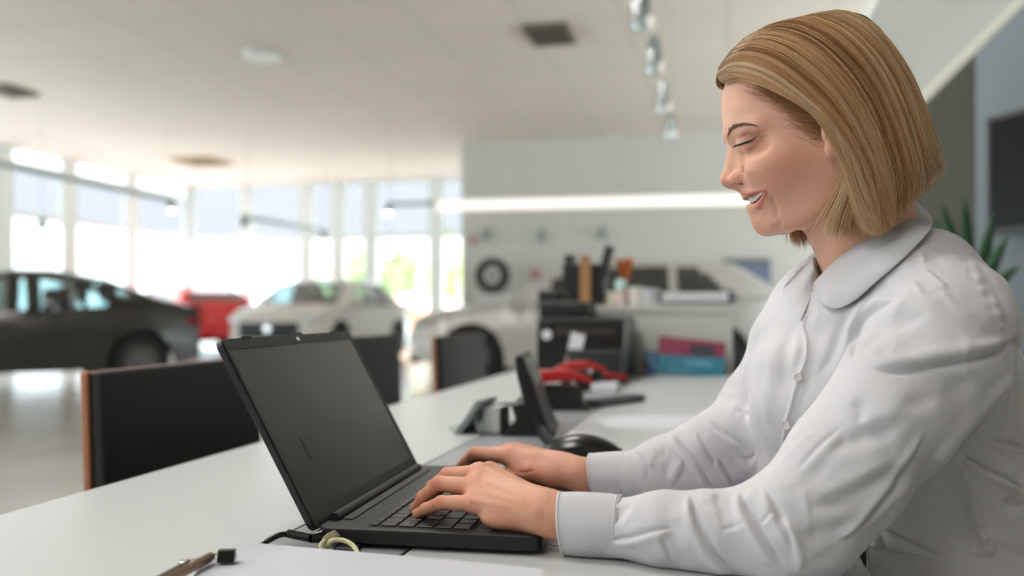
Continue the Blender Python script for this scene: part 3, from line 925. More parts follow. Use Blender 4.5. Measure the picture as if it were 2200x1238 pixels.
# seen side-on: foot wedge and a tall leaning panel; local x = to the right in the picture
dph = (q - Vector((0, 0, 0))).dot(Vector((-sa, ca, 0)))
sc_ = dph / FPX
def L2(px, py): return ((px - 1140) * sc_, (938 - py) * sc_)
foot = [L2(1078, 938), L2(1190, 938), L2(1192, 930), L2(1120, 868), L2(1098, 872), L2(1108, 905), L2(1075, 938)]
MB().prism(foot, 1, 0.0, .17).build('foot', M_phone, ph, bevel=.004)
panel = [L2(1107, 768), L2(1113, 762), L2(1124, 766), L2(1150, 830), L2(1166, 880), L2(1186, 930), L2(1186, 937), L2(1168, 937), L2(1128, 870), L2(1112, 806)]
MB().prism(panel, 1, -.02, .19).build('keypad_panel', M_phone, ph, bevel=.005, seg=3)
scr = [L2(1128, 776), L2(1133, 778), L2(1153, 828), L2(1149, 832)]
MB().prism(scr, 1, 0.01, .16).build('display', mat('phone display', srgb(168, 180, 176), .2), ph)
MB().prism([L2(1048, 884), L2(1108, 880), L2(1108, 886), L2(1048, 890)], 1, .12, .135).build('support_arm', M_phone, ph)
# handset lying on the desk, with its coiled cord
q2 = Wz(1248, 994, TZ)
hs = empty('phone_handset', q2, 'black curved phone handset lying on the desk by her far wrist', 'phone handset', None, R(10))
pts = []
for i in range(17):
    t = i / 16
    x = -.052 + .11 * t
    pts.append((x, .0, .011 + .013 * math.sin(math.pi * min(1, t * 1.05)) ** .8))
mb = MB().tube(pts, [.010 + .008 * math.sin(math.pi * i / 16) for i in range(17)], 14)
mb.v = [(x, y * 1.9, max(z, .001)) for x, y, z in mb.v]
mb.build('handle', M_blackg, hs, smooth=True)
mb = MB().lathe([(.001, 0), (.022, 0), (.024, .012), (.016, .02), (.001, .021)], 20, c=(-.048, 0, 0))
mb.build('earpiece', M_phone, hs, smooth=True)
A, B = Wz(1176, 946, TZ + .012), Wz(1208, 968, TZ + .012)
def coil(A, B, turns, r, th, name, m, label, cat, extra=None):
    pts = []
    N = turns * 10
    d = (B - A)
    side = d.cross(Vector((0, 0, 1))).normalized()
    up = side.cross(d).normalized()
    for i in range(N + 1):
        t = i / N
        a = 2 * math.pi * turns * t
        pts.append(A + d * t + (side * math.cos(a) + up * math.sin(a)) * r)
    mb = MB().tube(pts, th, 6)
    o = mb.build(name, m, None, smooth=True)
    return tag(o, label, cat)
coil(Wz(1162, 925, TZ + .013), Wz(1200, 976, TZ + .013), 9, .008, .0022, 'coiled_cord', M_phone, 'black coiled cord between the desk phone and its handset', 'cord')

# clear card holder with cards
M_clear = pane_mat('clear acrylic', (0.80, 0.86, 0.85, 1), .14)
q = Wz(1005, 935, TZ)
ch = empty('card_holder', q, 'clear acrylic card holder with a leaning grey card left of the desk phone', 'card holder', None, R(-4))
dch = (q).dot(Vector((-sa, ca, 0)))
s2 = dch / FPX
def L3(px, py): return ((px - 1005) * s2, (935 - py) * s2)
def sheet(p0, p1, y0, y1, th, name, m):
    dxy = Vector((p1[0] - p0[0], 0, p1[1] - p0[1])); L_ = dxy.length
    Mx = Matrix.Translation(((p0[0] + p1[0]) / 2, (y0 + y1) / 2, (p0[1] + p1[1]) / 2)) @ dxy.to_track_quat('X', 'Z').to_matrix().to_4x4()
    return MB().box((0, 0, 0), (L_, y1 - y0, th)).xf(Mx).build(name, m, ch, bevel=.0004)
sheet(L3(982, 938), L3(1035, 862), 0, .09, .004, 'grey_card', mat('card grey', srgb(120, 126, 132), .4))
sheet(L3(972, 938), L3(1024, 862), 0, .09, .0025, 'back_panel', M_clear)
sheet(L3(1018, 882), L3(1032, 938), 0, .09, .0025, 'front_panel', M_clear)
sheet(L3(1032, 938), L3(1066, 932), 0, .09, .0025, 'foot_panel', M_clear)
sheet(L3(962, 920), L3(982, 938), 0, .09, .0025, 'lip', M_clear)
MB().box((L3(1050, 905)[0], .05, L3(1050, 905)[1]), (.03, .06, .045)).build('card_stack', mat('card pale', srgb(186, 192, 190), .5), ch)

# papers
def paper(pix, z, name, m, label, cat='paper', th=.0006, parent=None):
    v = [Wz(px, py, z) for px, py in pix]
    n = len(v)
    mb = MB().add([p for p in v] + [p + Vector((0, 0, th)) for p in v], [tuple(range(n))[::-1], tuple(range(n, 2 * n))] + [(i, (i + 1) % n, n + (i + 1) % n, n + i) for i in range(n)])
    o = mb.build(name, m)
    return tag(o, label, cat)
M_paperb = mat('bluish paper', srgb(206, 208, 216), .7)
paper([(1286, 905), (1340, 893), (1560, 893), (1560, 925), (1310, 921)], TZ, 'paper_sheet', M_paperb, 'thin white sheet lying on the desk beyond the phone')
paper([(1205, 945), (1225, 925), (1290, 930), (1272, 952)], TZ, 'paper_sheet', M_paperb, 'small pale sheet lying by the phone cord')
paper([(1128, 1160), (1180, 1110), (1700, 1110), (1500, 1196), (1250, 1186)], TZ, 'notepad_sheet', mat('pale lilac paper', srgb(190, 184, 194), .7), 'thin pale sheet under her near sleeve by the laptop corner')
# sheet pad in front
zp = TZ + .012
v = [Wz(500, 1170, zp), Wz(560, 1168, zp), Wz(860, 1194, zp), Wz(1165, 1222, zp), Wz(1180, 1420, zp), Wz(300, 1420, zp), Wz(430, 1215, zp)]
n = len(v)
pad = MB().add([p - Vector((0, 0, .0118)) for p in v] + v, [tuple(range(n))[::-1], tuple(range(n, 2 * n))] + [(i, (i + 1) % n, n + (i + 1) % n, n + i) for i in range(n)]).build('paper_pad', mat('pad paper', srgb(192, 194, 202), .8))
tag(pad, 'blank white pad of paper nearest the camera in front of the laptop', 'paper')
# binder clip and pen on it
q = Wz(487, 1206, zp + .002)
bc = empty('binder_clip', q, 'small black binder clip with a wire handle at the pad edge', 'clip', None, R(20))
MB().prism([(-.007, 0), (.007, .0), (.0045, .0095), (-.003, .0095)], 0, -.007, .007).build('clip_body', M_blackg, bc, bevel=.001)
MB().tube([(-.002, -.003, .003), (-.03, -.012, .003), (-.036, -.012, .003), (-.036, -.004, .003), (-.01, .002, .003)], .0006, 6).build('wire_handle', M_chrome, bc)
a, b = Wz(452, 1197, zp + .006), Wz(330, 1262, zp + .006)
m_ = (a + b) / 2
pn = empty('pen', m_, 'bronze-brown metal pen lying at the lower frame edge beside the clip', 'pen')
dd = (b - a).normalized()
MB().tube([a - m_, b - m_], .0042, 14).build('barrel', mat('bronze metal', srgb(150, 126, 108), .3, .8), pn, smooth=True)
MB().tube([a - m_ - dd * .009, a - m_ - dd * .003, a - m_], [.0008, .002, .0042], 12).build('tip', mat('tip copper', srgb(150, 100, 84), .3, .8), pn, smooth=True)
MB().tube([b - m_ - dd * .05 + Vector((0, 0, .006)), b - m_ + Vector((0, 0, .006))], .0012, 8).build('pocket_clip', M_chrome, pn)
# dark bag hanging behind the desk end
q = Wy(1608, 780, Y1 - .1)
bg = empty('office_chair', (XD + .20, 2.80, 0), 'black office chair between the cabinet and her far sleeve', 'chair')
def bx_(c, s, name, m, rot=None, bv=.03): return MB().box(c, s, rot).build(name, m, bg, bevel=bv, seg=3)
bx_((0, 0, .66), (.10, .44, .52), 'backrest', M_black)
bx_((.22, 0, .46), (.46, .46, .08), 'seat', M_black)
MB().tube([(.22, 0, .42), (.22, 0, .12)], .03, 12).build('gas_column', M_chrome, bg)
for k in range(5):
    a_ = k * 2 * math.pi / 5
    MB().tube([(.22, 0, .12), (.22 + .28 * math.cos(a_), .28 * math.sin(a_), .06)], [.025, .018], 8).build('base_arm', M_black, bg)
    MB().lathe([(.028, -.02), (.028, .02)], 14, c=(.22 + .28 * math.cos(a_), .28 * math.sin(a_), .028), axis='x').build('castor', M_black, bg)

# the chair she sits on
hc = C2W(.50, .99, 0)
wc = empty('office_chair', (hc.x, hc.y, 0), 'black upholstered office chair the woman sits on', 'chair', None, R(13.2 + 14))
def wx_(c, s, name, m, bv=.025): return MB().box(c, s).build(name, m, wc, bevel=bv, seg=3)
wx_((-.02, 0, .347), (.46, .48, .07), 'seat', M_cfab)
wx_((.27, 0, .60), (.05, .42, .34), 'backrest', M_cfab)
wx_((.262, 0, .40), (.02, .06, .16), 'back_bracket', M_black, .004)
MB().tube([(0, 0, .33), (0, 0, .1)], .028, 12).build('gas_column', M_chrome, wc)
for k in range(5):
    a_ = k * 2 * math.pi / 5 + .3
    MB().tube([(0, 0, .11), (.28 * math.cos(a_), .28 * math.sin(a_), .06)], [.025, .018], 8).build('base_arm', M_black, wc)
    MB().lathe([(.028, -.02), (.028, .02)], 14, c=(.28 * math.cos(a_), .28 * math.sin(a_), .028), axis='x').build('castor', M_black, wc)
# ---------------------------------------------------------------- laptop
M_lap = mat('laptop charcoal', srgb(34, 34, 35), .45, bump=.03, scale=900, spec=.35)
M_lapside = mat('laptop side', srgb(30, 32, 36), .4)
M_bezel = mat('screen bezel', srgb(20, 20, 21), .45)
M_screen = mat('screen panel', srgb(36, 36, 37), .25, spec=.5)
M_key = mat('key cap', srgb(24, 24, 26), .36, spec=.5)
M_well = mat('key well', srgb(14, 14, 15), .6)
M_leg = mat('key legend', srgb(190, 190, 190), .6)
LW, LD, LT = 0.352, 0.212, 0.0168
ZT = TZ + .0012 + LT
A0, B0 = Wz(680, 1133, ZT), Wz(901, 1000, ZT)                  # the two hinge corners of the base
xdir = (B0 - A0).normalized()
ydir = Vector((-xdir.y, xdir.x, 0))                            # from the front edge to the hinge edge
lap = empty('laptop', A0 + xdir * LW / 2 - ydir * LD / 2, 'open charcoal laptop with a dark screen under her hands', 'laptop')
lap.location.z = TZ + .0012
lap.rotation_euler = (0, 0, math.atan2(xdir.y, xdir.x))
lsign = 1 if (Vector((-xdir.y, xdir.x, 0))).dot(ydir) > 0 else -1
# local frame: x along hinge (0 = centre, -LW/2 nearest the camera), y*lsign towards the hinge
def rrect(w, h, r, n=5, cx=0, cy=0):
    pts = []
    for qx, qy, a0 in ((1, 1, 0), (-1, 1, 90), (-1, -1, 180), (1, -1, 270)):
        for k in range(n + 1):
            a = R(a0 + 90 * k / n)
            pts.append((cx + qx * (w / 2 - r) + r * math.cos(a), cy + qy * (h / 2 - r) + r * math.sin(a)))
    return pts
o = MB().prism(rrect(LW, LD, .011), 2, 0.003, LT).build('base', M_lap, lap, bevel=.0016, seg=3, angle=50)
MB().prism(rrect(LW - .02, LD - .02, .011), 2, 0.0, .004).build('bottom_cover', M_black, lap)
S = lsign
# hinge bar and grille strip
MB().tube([(-LW / 2 + .03, S * (LD / 2 - .006), LT + .002), (LW / 2 - .03, S * (LD / 2 - .006), LT + .002)], .0052, 14).build('hinge_bar', M_lapside, lap, smooth=True)
MB().box((0, S * (LD / 2 - .018), LT + .0006), (LW - .07, .010, .0012)).build('speaker_strip', mat('strip dark', srgb(34, 34, 36), .5, bump=.3, scale=1500), lap)
# keyboard: six rows, full width with number pad; the near end of the photo is the left end of the keyboard
kb0x, kb1x = -LW / 2 + .012, LW / 2 - .012
rows = [(0.0095, 'fn'), (.0176, 'n'), (.0176, 'q'), (.0176, 'a'), (.0176, 'z'), (.0176, 's')]
ytop = S * (LD / 2 - .047)
kbd_h = sum(r[0] for r in rows) + .002
MB().box(((kb0x + kb1x) / 2, ytop - S * kbd_h / 2, LT - .0004), (kb1x - kb0x + .003, kbd_h + .003, .0014)).build('keyboard_well', M_well, lap)
SEG = {  # letter strokes on a 4x6 grid
 'A': [((0, 0), (2, 6)), ((2, 6), (4, 0)), ((1, 2), (3, 2))], 'B': [((0, 0), (0, 6)), ((0, 6), (3, 5)), ((3, 5), (0, 3)), ((0, 3), (4, 1.5)), ((4, 1.5), (0, 0))],
 'C': [((4, 5), (1, 6)), ((1, 6), (0, 3)), ((0, 3), (1, 0)), ((1, 0), (4, 1))], 'D': [((0, 0), (0, 6)), ((0, 6), (4, 4)), ((4, 4), (4, 2)), ((4, 2), (0, 0))],
 'E': [((4, 0), (0, 0)), ((0, 0), (0, 6)), ((0, 6), (4, 6)), ((0, 3), (3, 3))], 'F': [((0, 0), (0, 6)), ((0, 6), (4, 6)), ((0, 3), (3, 3))],
 'G': [((4, 5), (1, 6)), ((1, 6), (0, 3)), ((0, 3), (1, 0)), ((1, 0), (4, 0)), ((4, 0), (4, 3)), ((4, 3), (2, 3))], 'H': [((0, 0), (0, 6)), ((4, 0), (4, 6)), ((0, 3), (4, 3))],
 'I': [((2, 0), (2, 6))], 'J': [((0, 1), (2, 0)), ((2, 0), (3, 1)), ((3, 1), (3, 6))], 'K': [((0, 0), (0, 6)), ((0, 3), (4, 6)), ((1, 3.5), (4, 0))],
 'L': [((0, 6), (0, 0)), ((0, 0), (4, 0))], 'M': [((0, 0), (0, 6)), ((0, 6), (2, 3)), ((2, 3), (4, 6)), ((4, 6), (4, 0))], 'N': [((0, 0), (0, 6)), ((0, 6), (4, 0)), ((4, 0), (4, 6))],
 'O': [((0, 1), (0, 5)), ((0, 5), (2, 6)), ((2, 6), (4, 5)), ((4, 5), (4, 1)), ((4, 1), (2, 0)), ((2, 0), (0, 1))], 'P': [((0, 0), (0, 6)), ((0, 6), (4, 5)), ((4, 5), (4, 3.5)), ((4, 3.5), (0, 3))],
 'Q': [((0, 1), (0, 5)), ((0, 5), (2, 6)), ((2, 6), (4, 5)), ((4, 5), (4, 1)), ((4, 1), (2, 0)), ((2, 0), (0, 1)), ((2.5, 2), (4.5, -.5))], 'R': [((0, 0), (0, 6)), ((0, 6), (4, 5)), ((4, 5), (0, 3)), ((1, 3), (4, 0))],
 'S': [((4, 5.5), (1, 6)), ((1, 6), (0, 4.5)), ((0, 4.5), (4, 2)), ((4, 2), (3, 0)), ((3, 0), (0, .5))], 'T': [((2, 0), (2, 6)), ((0, 6), (4, 6))], 'U': [((0, 6), (0, 1)), ((0, 1), (2, 0)), ((2, 0), (4, 1)), ((4, 1), (4, 6))],
 'V': [((0, 6), (2, 0)), ((2, 0), (4, 6))], 'W': [((0, 6), (1, 0)), ((1, 0), (2, 4)), ((2, 4), (3, 0)), ((3, 0), (4, 6))], 'X': [((0, 0), (4, 6)), ((0, 6), (4, 0))], 'Y': [((0, 6), (2, 3)), ((4, 6), (2, 3)), ((2, 3), (2, 0))],
 'Z': [((0, 6), (4, 6)), ((4, 6), (0, 0)), ((0, 0), (4, 0))], '1': [((1, 5), (2, 6)), ((2, 6), (2, 0))], '2': [((0, 5), (2, 6)), ((2, 6), (4, 4.5)), ((4, 4.5), (0, 0)), ((0, 0), (4, 0))],
 '3': [((0, 6), (4, 5)), ((4, 5), (1.5, 3)), ((1.5, 3), (4, 1.5)), ((4, 1.5), (0, 0))], '4': [((3, 0), (3, 6)), ((3, 6), (0, 2)), ((0, 2), (4, 2))], '5': [((4, 6), (0, 6)), ((0, 6), (0, 3.5)), ((0, 3.5), (4, 2.5)), ((4, 2.5), (3, 0)), ((3, 0), (0, .5))],
 '6': [((4, 6), (0, 3)), ((0, 3), (0, 1)), ((0, 1), (2, 0)), ((2, 0), (4, 1.5)), ((4, 1.5), (0, 3))], '7': [((0, 6), (4, 6)), ((4, 6), (1, 0))], '8': [((2, 3), (0, 4.5)), ((0, 4.5), (2, 6)), ((2, 6), (4, 4.5)), ((4, 4.5), (0, 1.5)), ((0, 1.5), (2, 0)), ((2, 0), (4, 1.5)), ((4, 1.5), (2, 3))],
 '9': [((0, 0), (4, 4)), ((4, 4), (4, 5)), ((4, 5), (2, 6)), ((2, 6), (0, 4.5)), ((0, 4.5), (4, 4))], '0': [((0, 1), (0, 5)), ((0, 5), (2, 6)), ((2, 6), (4, 5)), ((4, 5), (4, 1)), ((4, 1), (2, 0)), ((2, 0), (0, 1))], '-': [((0, 3), (4, 3))], '.': [((1.8, 1), (2.2, 1))],
 '^': [((0, 0), (2, 4)), ((2, 4), (4, 0))]}
def keyrow(kind):
    if kind == 'fn': return [('F' if i else 'E', 1.0) for i in range(13)] + [('-', 1)] * 6
    if kind == 'n': return [(c, 1) for c in '^1234567890-'] + [('-', 1)] + [('-', 1.9)] + [(c, 1) for c in '789-']
    if kind == 'q': return [('T', 1.45)] + [(c, 1) for c in 'QWERTYUIOP--'] + [('-', 1.45)] + [(c, 1) for c in '456-']
    if kind == 'a': return [('-', 1.7)] + [(c, 1) for c in 'ASDFGHJKL--'] + [('-', 2.2)] + [(c, 1) for c in '123-']
    if kind == 'z': return [('^', 2.2)] + [(c, 1) for c in 'ZXCVBNM-..'] + [('-', 2.7)] + [(c, 1) for c in '0.--']
    return [(' ', 1.1), ('-', 1), ('-', 1), ('-', 1), (' ', 5.4), ('-', 1), ('-', 1), ('-', 1), ('-', 1), ('-', 1), ('-', 1), ('-', 1), (' ', 1), (' ', 1)]
keysB, legB = [], []
yy = ytop
for hh, kind in rows:
    ks = keyrow(kind)
    tot = sum(k[1] for k in ks)
    un = (kb1x - kb0x) / tot
    x = kb0x
    for ch_, w_ in ks:
        w = w_ * un
        keysB.append(((x + w / 2), yy - S * hh / 2, w - .0024, hh - .0024, ch_, kind))
        x += w
    yy -= S * hh
proto_key = {}
for (kx, ky, kw, kh, ch_, kind) in keysB:
    key = (round(kw, 5), round(kh, 5))
    if key not in proto_key:
        w, h = kw / 2, kh / 2
        b0, t0 = LT + .0004, LT + .0019
        vs = [(-w, -h, b0), (w, -h, b0), (w, h, b0), (-w, h, b0), (-w + .0003, -h + .0003, t0), (w - .0003, -h + .0003, t0), (w - .0003, h - .0003, t0), (-w + .0003, h - .0003, t0)]
        k = MB().add(vs, [(0, 1, 5, 4), (1, 2, 6, 5), (2, 3, 7, 6), (3, 0, 4, 7), (4, 5, 6, 7), (3, 2, 1, 0)]).build('key', M_key, lap, bevel=.0003, seg=1)
        proto_key[key] = k
    else:
        k = proto_key[key].copy(); COL.objects.link(k)
    k.location = (kx, ky, 0)
    if ch_ in SEG:
        # the legend stands upright for the typist sitting on the side away from the hinge
        sc = .00052 if kind != 'fn' else .0003
        mb = MB()
        for (a0, b0_), (a1, b1_) in SEG[ch_]:
            p0 = Vector(((a0 - 2) * sc, (b0_ - 3) * sc * S, 0)); p1 = Vector(((a1 - 2) * sc, (b1_ - 3) * sc * S, 0))
            if S < 0: p0.x, p1.x = -p0.x, -p1.x
            d = (p1 - p0); nn = Vector((-d.y, d.x, 0)).normalized() * .00022
            off = Vector((-kw * .12, S * kh * .08, LT + .00195))
            mb.add([p0 - nn + off, p1 - nn + off, p1 + nn + off, p0 + nn + off], [(0, 1, 2, 3)])
        lg = mb.build('key_legend', M_leg, k)
# touchpad on the palm rest
MB().box((-.02, -S * (LD / 2 - .032), LT + .0002), (.105, .050, .0006)).build('touchpad', mat('touchpad', srgb(46, 46, 48), .3), lap, bevel=.0002)
# vents on the near side, ports
for k in range(3):
    MB().box((-LW / 2 + .0005, S * (LD / 2 - .045 - k * .012), .011), (.002, .008, .0035)).build('port', M_well, lap)
# screen: through the photographed top corners
TL, TR = (474, 737), (752, 724)
lid_h = .203
tilt = R(28.6)
def lap_local(v):
    d = v - lap.location
    return Vector((d.dot(xdir), d.dot(ydir) * S, d.z))
hx = -S  # unused
hinge_y = S * (LD / 2 + .001)
Ml = Matrix.Translation((0, hinge_y, LT - .003)) @ Matrix.Rotation(-S * tilt, 4, 'X')
def lidbox(x0, x1, z0, z1, t0, t1):
    """t: thickness direction, 0 = back of lid, towards the typist = -S"""
    return ((x0 + x1) / 2, -S * (t0 + t1) / 2, (z0 + z1) / 2), (x1 - x0, abs(t1 - t0), z1 - z0)
lw = LW
o = MB().prism([(x, z + lid_h / 2) for x, z in rrect(lw, lid_h, .009)], 1, 0, -S * -.0065)
o = o.xf(Ml).build('lid', M_lapside, lap, bevel=.001, seg=2, angle=50)
fr = MB()
bz = [(-lw / 2 + .002, lw / 2 - .002, .002, .016), (-lw / 2 + .002, lw / 2 - .002, lid_h - .0125, lid_h - .002), (-lw / 2 + .002, -lw / 2 + .0075, .016, lid_h - .0125), (lw / 2 - .0075, lw / 2 - .002, .016, lid_h - .0125)]
for x0, x1, z0, z1 in bz: fr.box(*lidbox(x0, x1, z0, z1, 0, .0012))
fr.xf(Ml).build('bezel_frame', M_bezel, lap)
MB().box(*lidbox(-lw / 2 + .0075, lw / 2 - .0075, .016, lid_h - .0125, 0, .0005)).xf(Ml).build('screen', M_screen, lap)
# pixel-faint darker window on the display
MB().box(*lidbox(-.115, -.088, .062, .088, .0005, .0008)).xf(Ml).build('on_screen_square', mat('screen dark square', srgb(30, 30, 32), .22), lap)
MB().box(*lidbox(-.02, .02, lid_h - .0115, lid_h + .0015, -.001, .0014)).xf(Ml).build('camera_housing', M_bezel, lap, bevel=.0005)
MB().box(*lidbox(-.004, .004, lid_h - .0085, lid_h - .0045, .0014, .0017)).xf(Ml).build('camera_lens', M_chrome, lap)
for s in (-1, 1):
    MB().box(*lidbox(s * .12 - .01, s * .12 + .01, lid_h - .0012, lid_h + .0006, .0, .0014)).xf(Ml).build('rubber_bumper', M_black, lap)

# ---------------------------------------------------------------- cable, dongle, mat under it
def rel(px, py, z): return Wz(px, py, z)
c0 = rel(680, 1150, TZ + .012)
pc = empty('power_cable', c0, 'black power cable with a ribbed collar plugged into the laptop side', 'cable')
pts = [rel(*q) - c0 for q in ((700, 1140, TZ + .011), (686, 1155, TZ + .010), (668, 1157, TZ + .010))]
MB().tube(pts, [.0048, .0056, .0044], 14).build('plug', M_blackg, pc, smooth=True)
a, b = rel(668, 1157, TZ + .010) - c0, rel(620, 1147, TZ + .011) - c0
rb, rr_ = [], []
for i in range(33):
    rb.append(a.lerp(b, i / 32)); rr_.append(.0040 if (i % 4) < 2 else .0031)
MB().tube(rb, rr_, 14).build('ribbed_collar', M_blackg, pc, smooth=False)
cp = [rel(*q) - c0 for q in ((622, 1147, TZ + .011), (600, 1150, TZ + .0105), (582, 1158, TZ + .008), (568, 1168, TZ + .0045), (552, 1180, TZ + .0035), (520, 1200, TZ + .0035))]
def spline(P, n=8):
    out = []
    for i in range(len(P) - 1):
        p0, p1, p2, p3 = P[max(i - 1, 0)], P[i], P[i + 1], P[min(i + 2, len(P) - 1)]
        for k in range(n):
            t = k / n
            out.append(0.5 * ((2 * p1) + (p2 - p0) * t + (2 * p0 - 5 * p1 + 4 * p2 - p3) * t * t + (3 * p1 - p0 - 3 * p2 + p3) * t ** 3))
    out.append(P[-1])
    return out
cp[-2] = cp[-2]; MB().tube(spline(cp[:5]), .0026, 12).build('cable', M_blackg, pc, smooth=True)
# usb stick with a twisted cord loop
u0 = rel(735, 1168, TZ + .008)
us = empty('usb_stick', u0, 'pale gold usb stick with a yellowish cord loop in the laptop port', 'usb stick')
M_gold = mat('gold grey plastic', srgb(176, 164, 140), .35, .3)
M_loop = mat('waxed cord', srgb(196, 192, 150), .45, bump=.4, scale=600)
a, b = rel(728, 1146, TZ + .011), rel(702, 1160, TZ + .011)
MB().tube([a - u0, b - u0], .0058, 4).build('stick_body', M_gold, us, bevel=.001)
lp = [rel(*q) - u0 for q in ((702, 1160, TZ + .010), (690, 1170, TZ + .008), (692, 1181, TZ + .004), (703, 1176, TZ + .004), (712, 1163, TZ + .012), (735, 1161, TZ + .013), (758, 1172, TZ + .010), (770, 1192, TZ + .005))]
MB().tube(spline(lp), .0022, 10).build('cord_loop', M_loop, us, smooth=True)
pts = [(722, 1150), (782, 1150), (765, 1166), (700, 1166)]
o = paper([(734, 1146), (784, 1150), (770, 1168), (722, 1163)], TZ + .0006, 'card_reader', M_blackg, 'flat black adapter half under the laptop beside the gold usb stick', 'adapter', th=.006)
o = paper([(722, 1180), (745, 1172), (775, 1178), (765, 1192), (716, 1188)], TZ, 'cable_pouch', M_black, 'small black pouch under the yellowish cord loop', 'pouch', th=.004)
# ---------------------------------------------------------------- implicit modelling of soft shapes (camera-aligned metres: u right, d away, w up)
def U3(px, py, d):
    return np.array([(px - CXP) / FPX * d, d, (HZ - py) / FPX * d])
def to_world(v):
    v = np.asarray(v, float)
    return np.stack([v[:, 0] * ca - v[:, 1] * sa, v[:, 0] * sa + v[:, 1] * ca, CAM_H + v[:, 2]], 1)
def proj(v):
    """pixel of camera-aligned points"""
    return CXP + FPX * v[:, 0] / v[:, 1], HZ - FPX * v[:, 2] / v[:, 1]
def smin(a, b, k):
    h = np.clip(0.5 + 0.5 * (b - a) / k, 0, 1)
    return b * (1 - h) + a * h - k * h * (1 - h)
def smax(a, b, k): return -smin(-a, -b, k)
def sub(a, b, k): return smax(a, -b, k)
def s_ell(P, c, r, Rm=None):
    q = P - np.asarray(c, np.float32)
    if Rm is not None: q = q @ np.asarray(Rm, np.float32).T
    r = np.asarray(r, np.float32)
    k0 = np.sqrt(((q / r) ** 2).sum(-1)); k1 = np.sqrt(((q / (r * r)) ** 2).sum(-1)) + 1e-9
    return k0 * (k0 - 1.0) / k1
def s_cone(P, a, b, ra, rb):
    """capsule from a to b whose radius goes from ra to rb"""
    a = np.asarray(a, np.float32); b = np.asarray(b, np.float32)
    ab = b - a
    t = np.clip(((P - a) @ ab) / (ab @ ab), 0, 1)
    return np.sqrt(((P - a - t[..., None] * ab) ** 2).sum(-1)) - (ra + (rb - ra) * t)
def s_chain(P, pts, rs, k=0.0):
    d = None
    for i in range(len(pts) - 1):
        e = s_cone(P, pts[i], pts[i + 1], rs[i], rs[i + 1])
        d = e if d is None else (smin(d, e, k) if k else np.minimum(d, e))
    return d
def s_poly2(x, z, poly):
    """signed distance to a closed 2-D polygon (negative inside)"""
    poly = np.asarray(poly, np.float32)
    d = np.full(x.shape, 1e9, np.float32); s = np.ones(x.shape, np.float32)
    n = len(poly)
    for i in range(n):
        a = poly[i]; b = poly[i - 1]
        ex, ez = b - a
        wx, wz = x - a[0], z - a[1]
        t = np.clip((wx * ex + wz * ez) / (ex * ex + ez * ez + 1e-12), 0, 1)
        d = np.minimum(d, (wx - ex * t) ** 2 + (wz - ez * t) ** 2)
        c1 = z >= a[1]; c2 = z < b[1]; c3 = ex * wz > ez * wx
        flip = (c1 & c2 & c3) | (~c1 & ~c2 & ~c3)
        s = np.where(flip, -s, s)
    return s * np.sqrt(d)
def grid_points(lo, hi, h):
    ax = [np.arange(l, u + h, h, dtype=np.float32) for l, u in zip(lo, hi)]
    g = np.meshgrid(*ax, indexing='ij')
    return np.stack(g, -1), ax
def surface_nets(F, ax):
    """quad mesh of the zero level of F on a regular grid"""
    h = ax[0][1] - ax[0][0]
    org = np.array([a[0] for a in ax])
    S = F < 0
    nx, ny, nz = F.shape
    corners = [(i, j, k) for i in (0, 1) for j in (0, 1) for k in (0, 1)]
    cnt = np.zeros((nx - 1, ny - 1, nz - 1), np.int8)
    for i, j, k in corners: cnt += S[i:nx - 1 + i, j:ny - 1 + j, k:nz - 1 + k]
    act = (cnt > 0) & (cnt < 8)
    idx = np.argwhere(act)
    ids = -np.ones(act.shape, np.int64)
    ids[act] = np.arange(len(idx))
    acc = np.zeros((len(idx), 3)); num = np.zeros(len(idx))
    for a in range(8):
        for b in range(a + 1, 8):
            ca_, cb_ = np.array(corners[a]), np.array(corners[b])
            if np.abs(ca_ - cb_).sum() != 1: continue
            fa = F[tuple((idx + ca_).T)]; fb = F[tuple((idx + cb_).T)]
            m = (fa < 0) != (fb < 0)
            t = fa[m] / (fa[m] - fb[m])
            acc[m] += ca_ + (cb_ - ca_) * t[:, None]; num[m] += 1
    V = org + (idx + acc / num[:, None]) * h
    quads = []
    for axn in range(3):
        o = [i for i in range(3) if i != axn]
        sl0 = [slice(None)] * 3; sl1 = [slice(None)] * 3
        sl0[axn] = slice(0, -1); sl1[axn] = slice(1, None)
        A, B = S[tuple(sl0)], S[tuple(sl1)]
        e = np.argwhere(A != B)
        e = e[(e[:, o[0]] > 0) & (e[:, o[1]] > 0) & (e[:, o[0]] < F.shape[o[0]] - 1) & (e[:, o[1]] < F.shape[o[1]] - 1)]
        ins = A[tuple(e.T)]
        def cell(d0, d1):
            c = e.copy(); c[:, o[0]] += d0; c[:, o[1]] += d1
            return ids[tuple(c.T)]
        q = np.stack([cell(-1, -1), cell(0, -1), cell(0, 0), cell(-1, 0)], 1)
        flip = ins if axn != 1 else ~ins
        q[~flip] = q[~flip][:, ::-1]
        quads.append(q)
    return V, np.concatenate(quads)
def v_normals(V, Q):
    n = np.zeros_like(V)
    a = V[Q[:, 2]] - V[Q[:, 0]]; b = V[Q[:, 3]] - V[Q[:, 1]]
    fn = np.cross(a, b)
    for k in range(4): np.add.at(n, Q[:, k], fn)
    return n / (np.linalg.norm(n, axis=1, keepdims=True) + 1e-12)
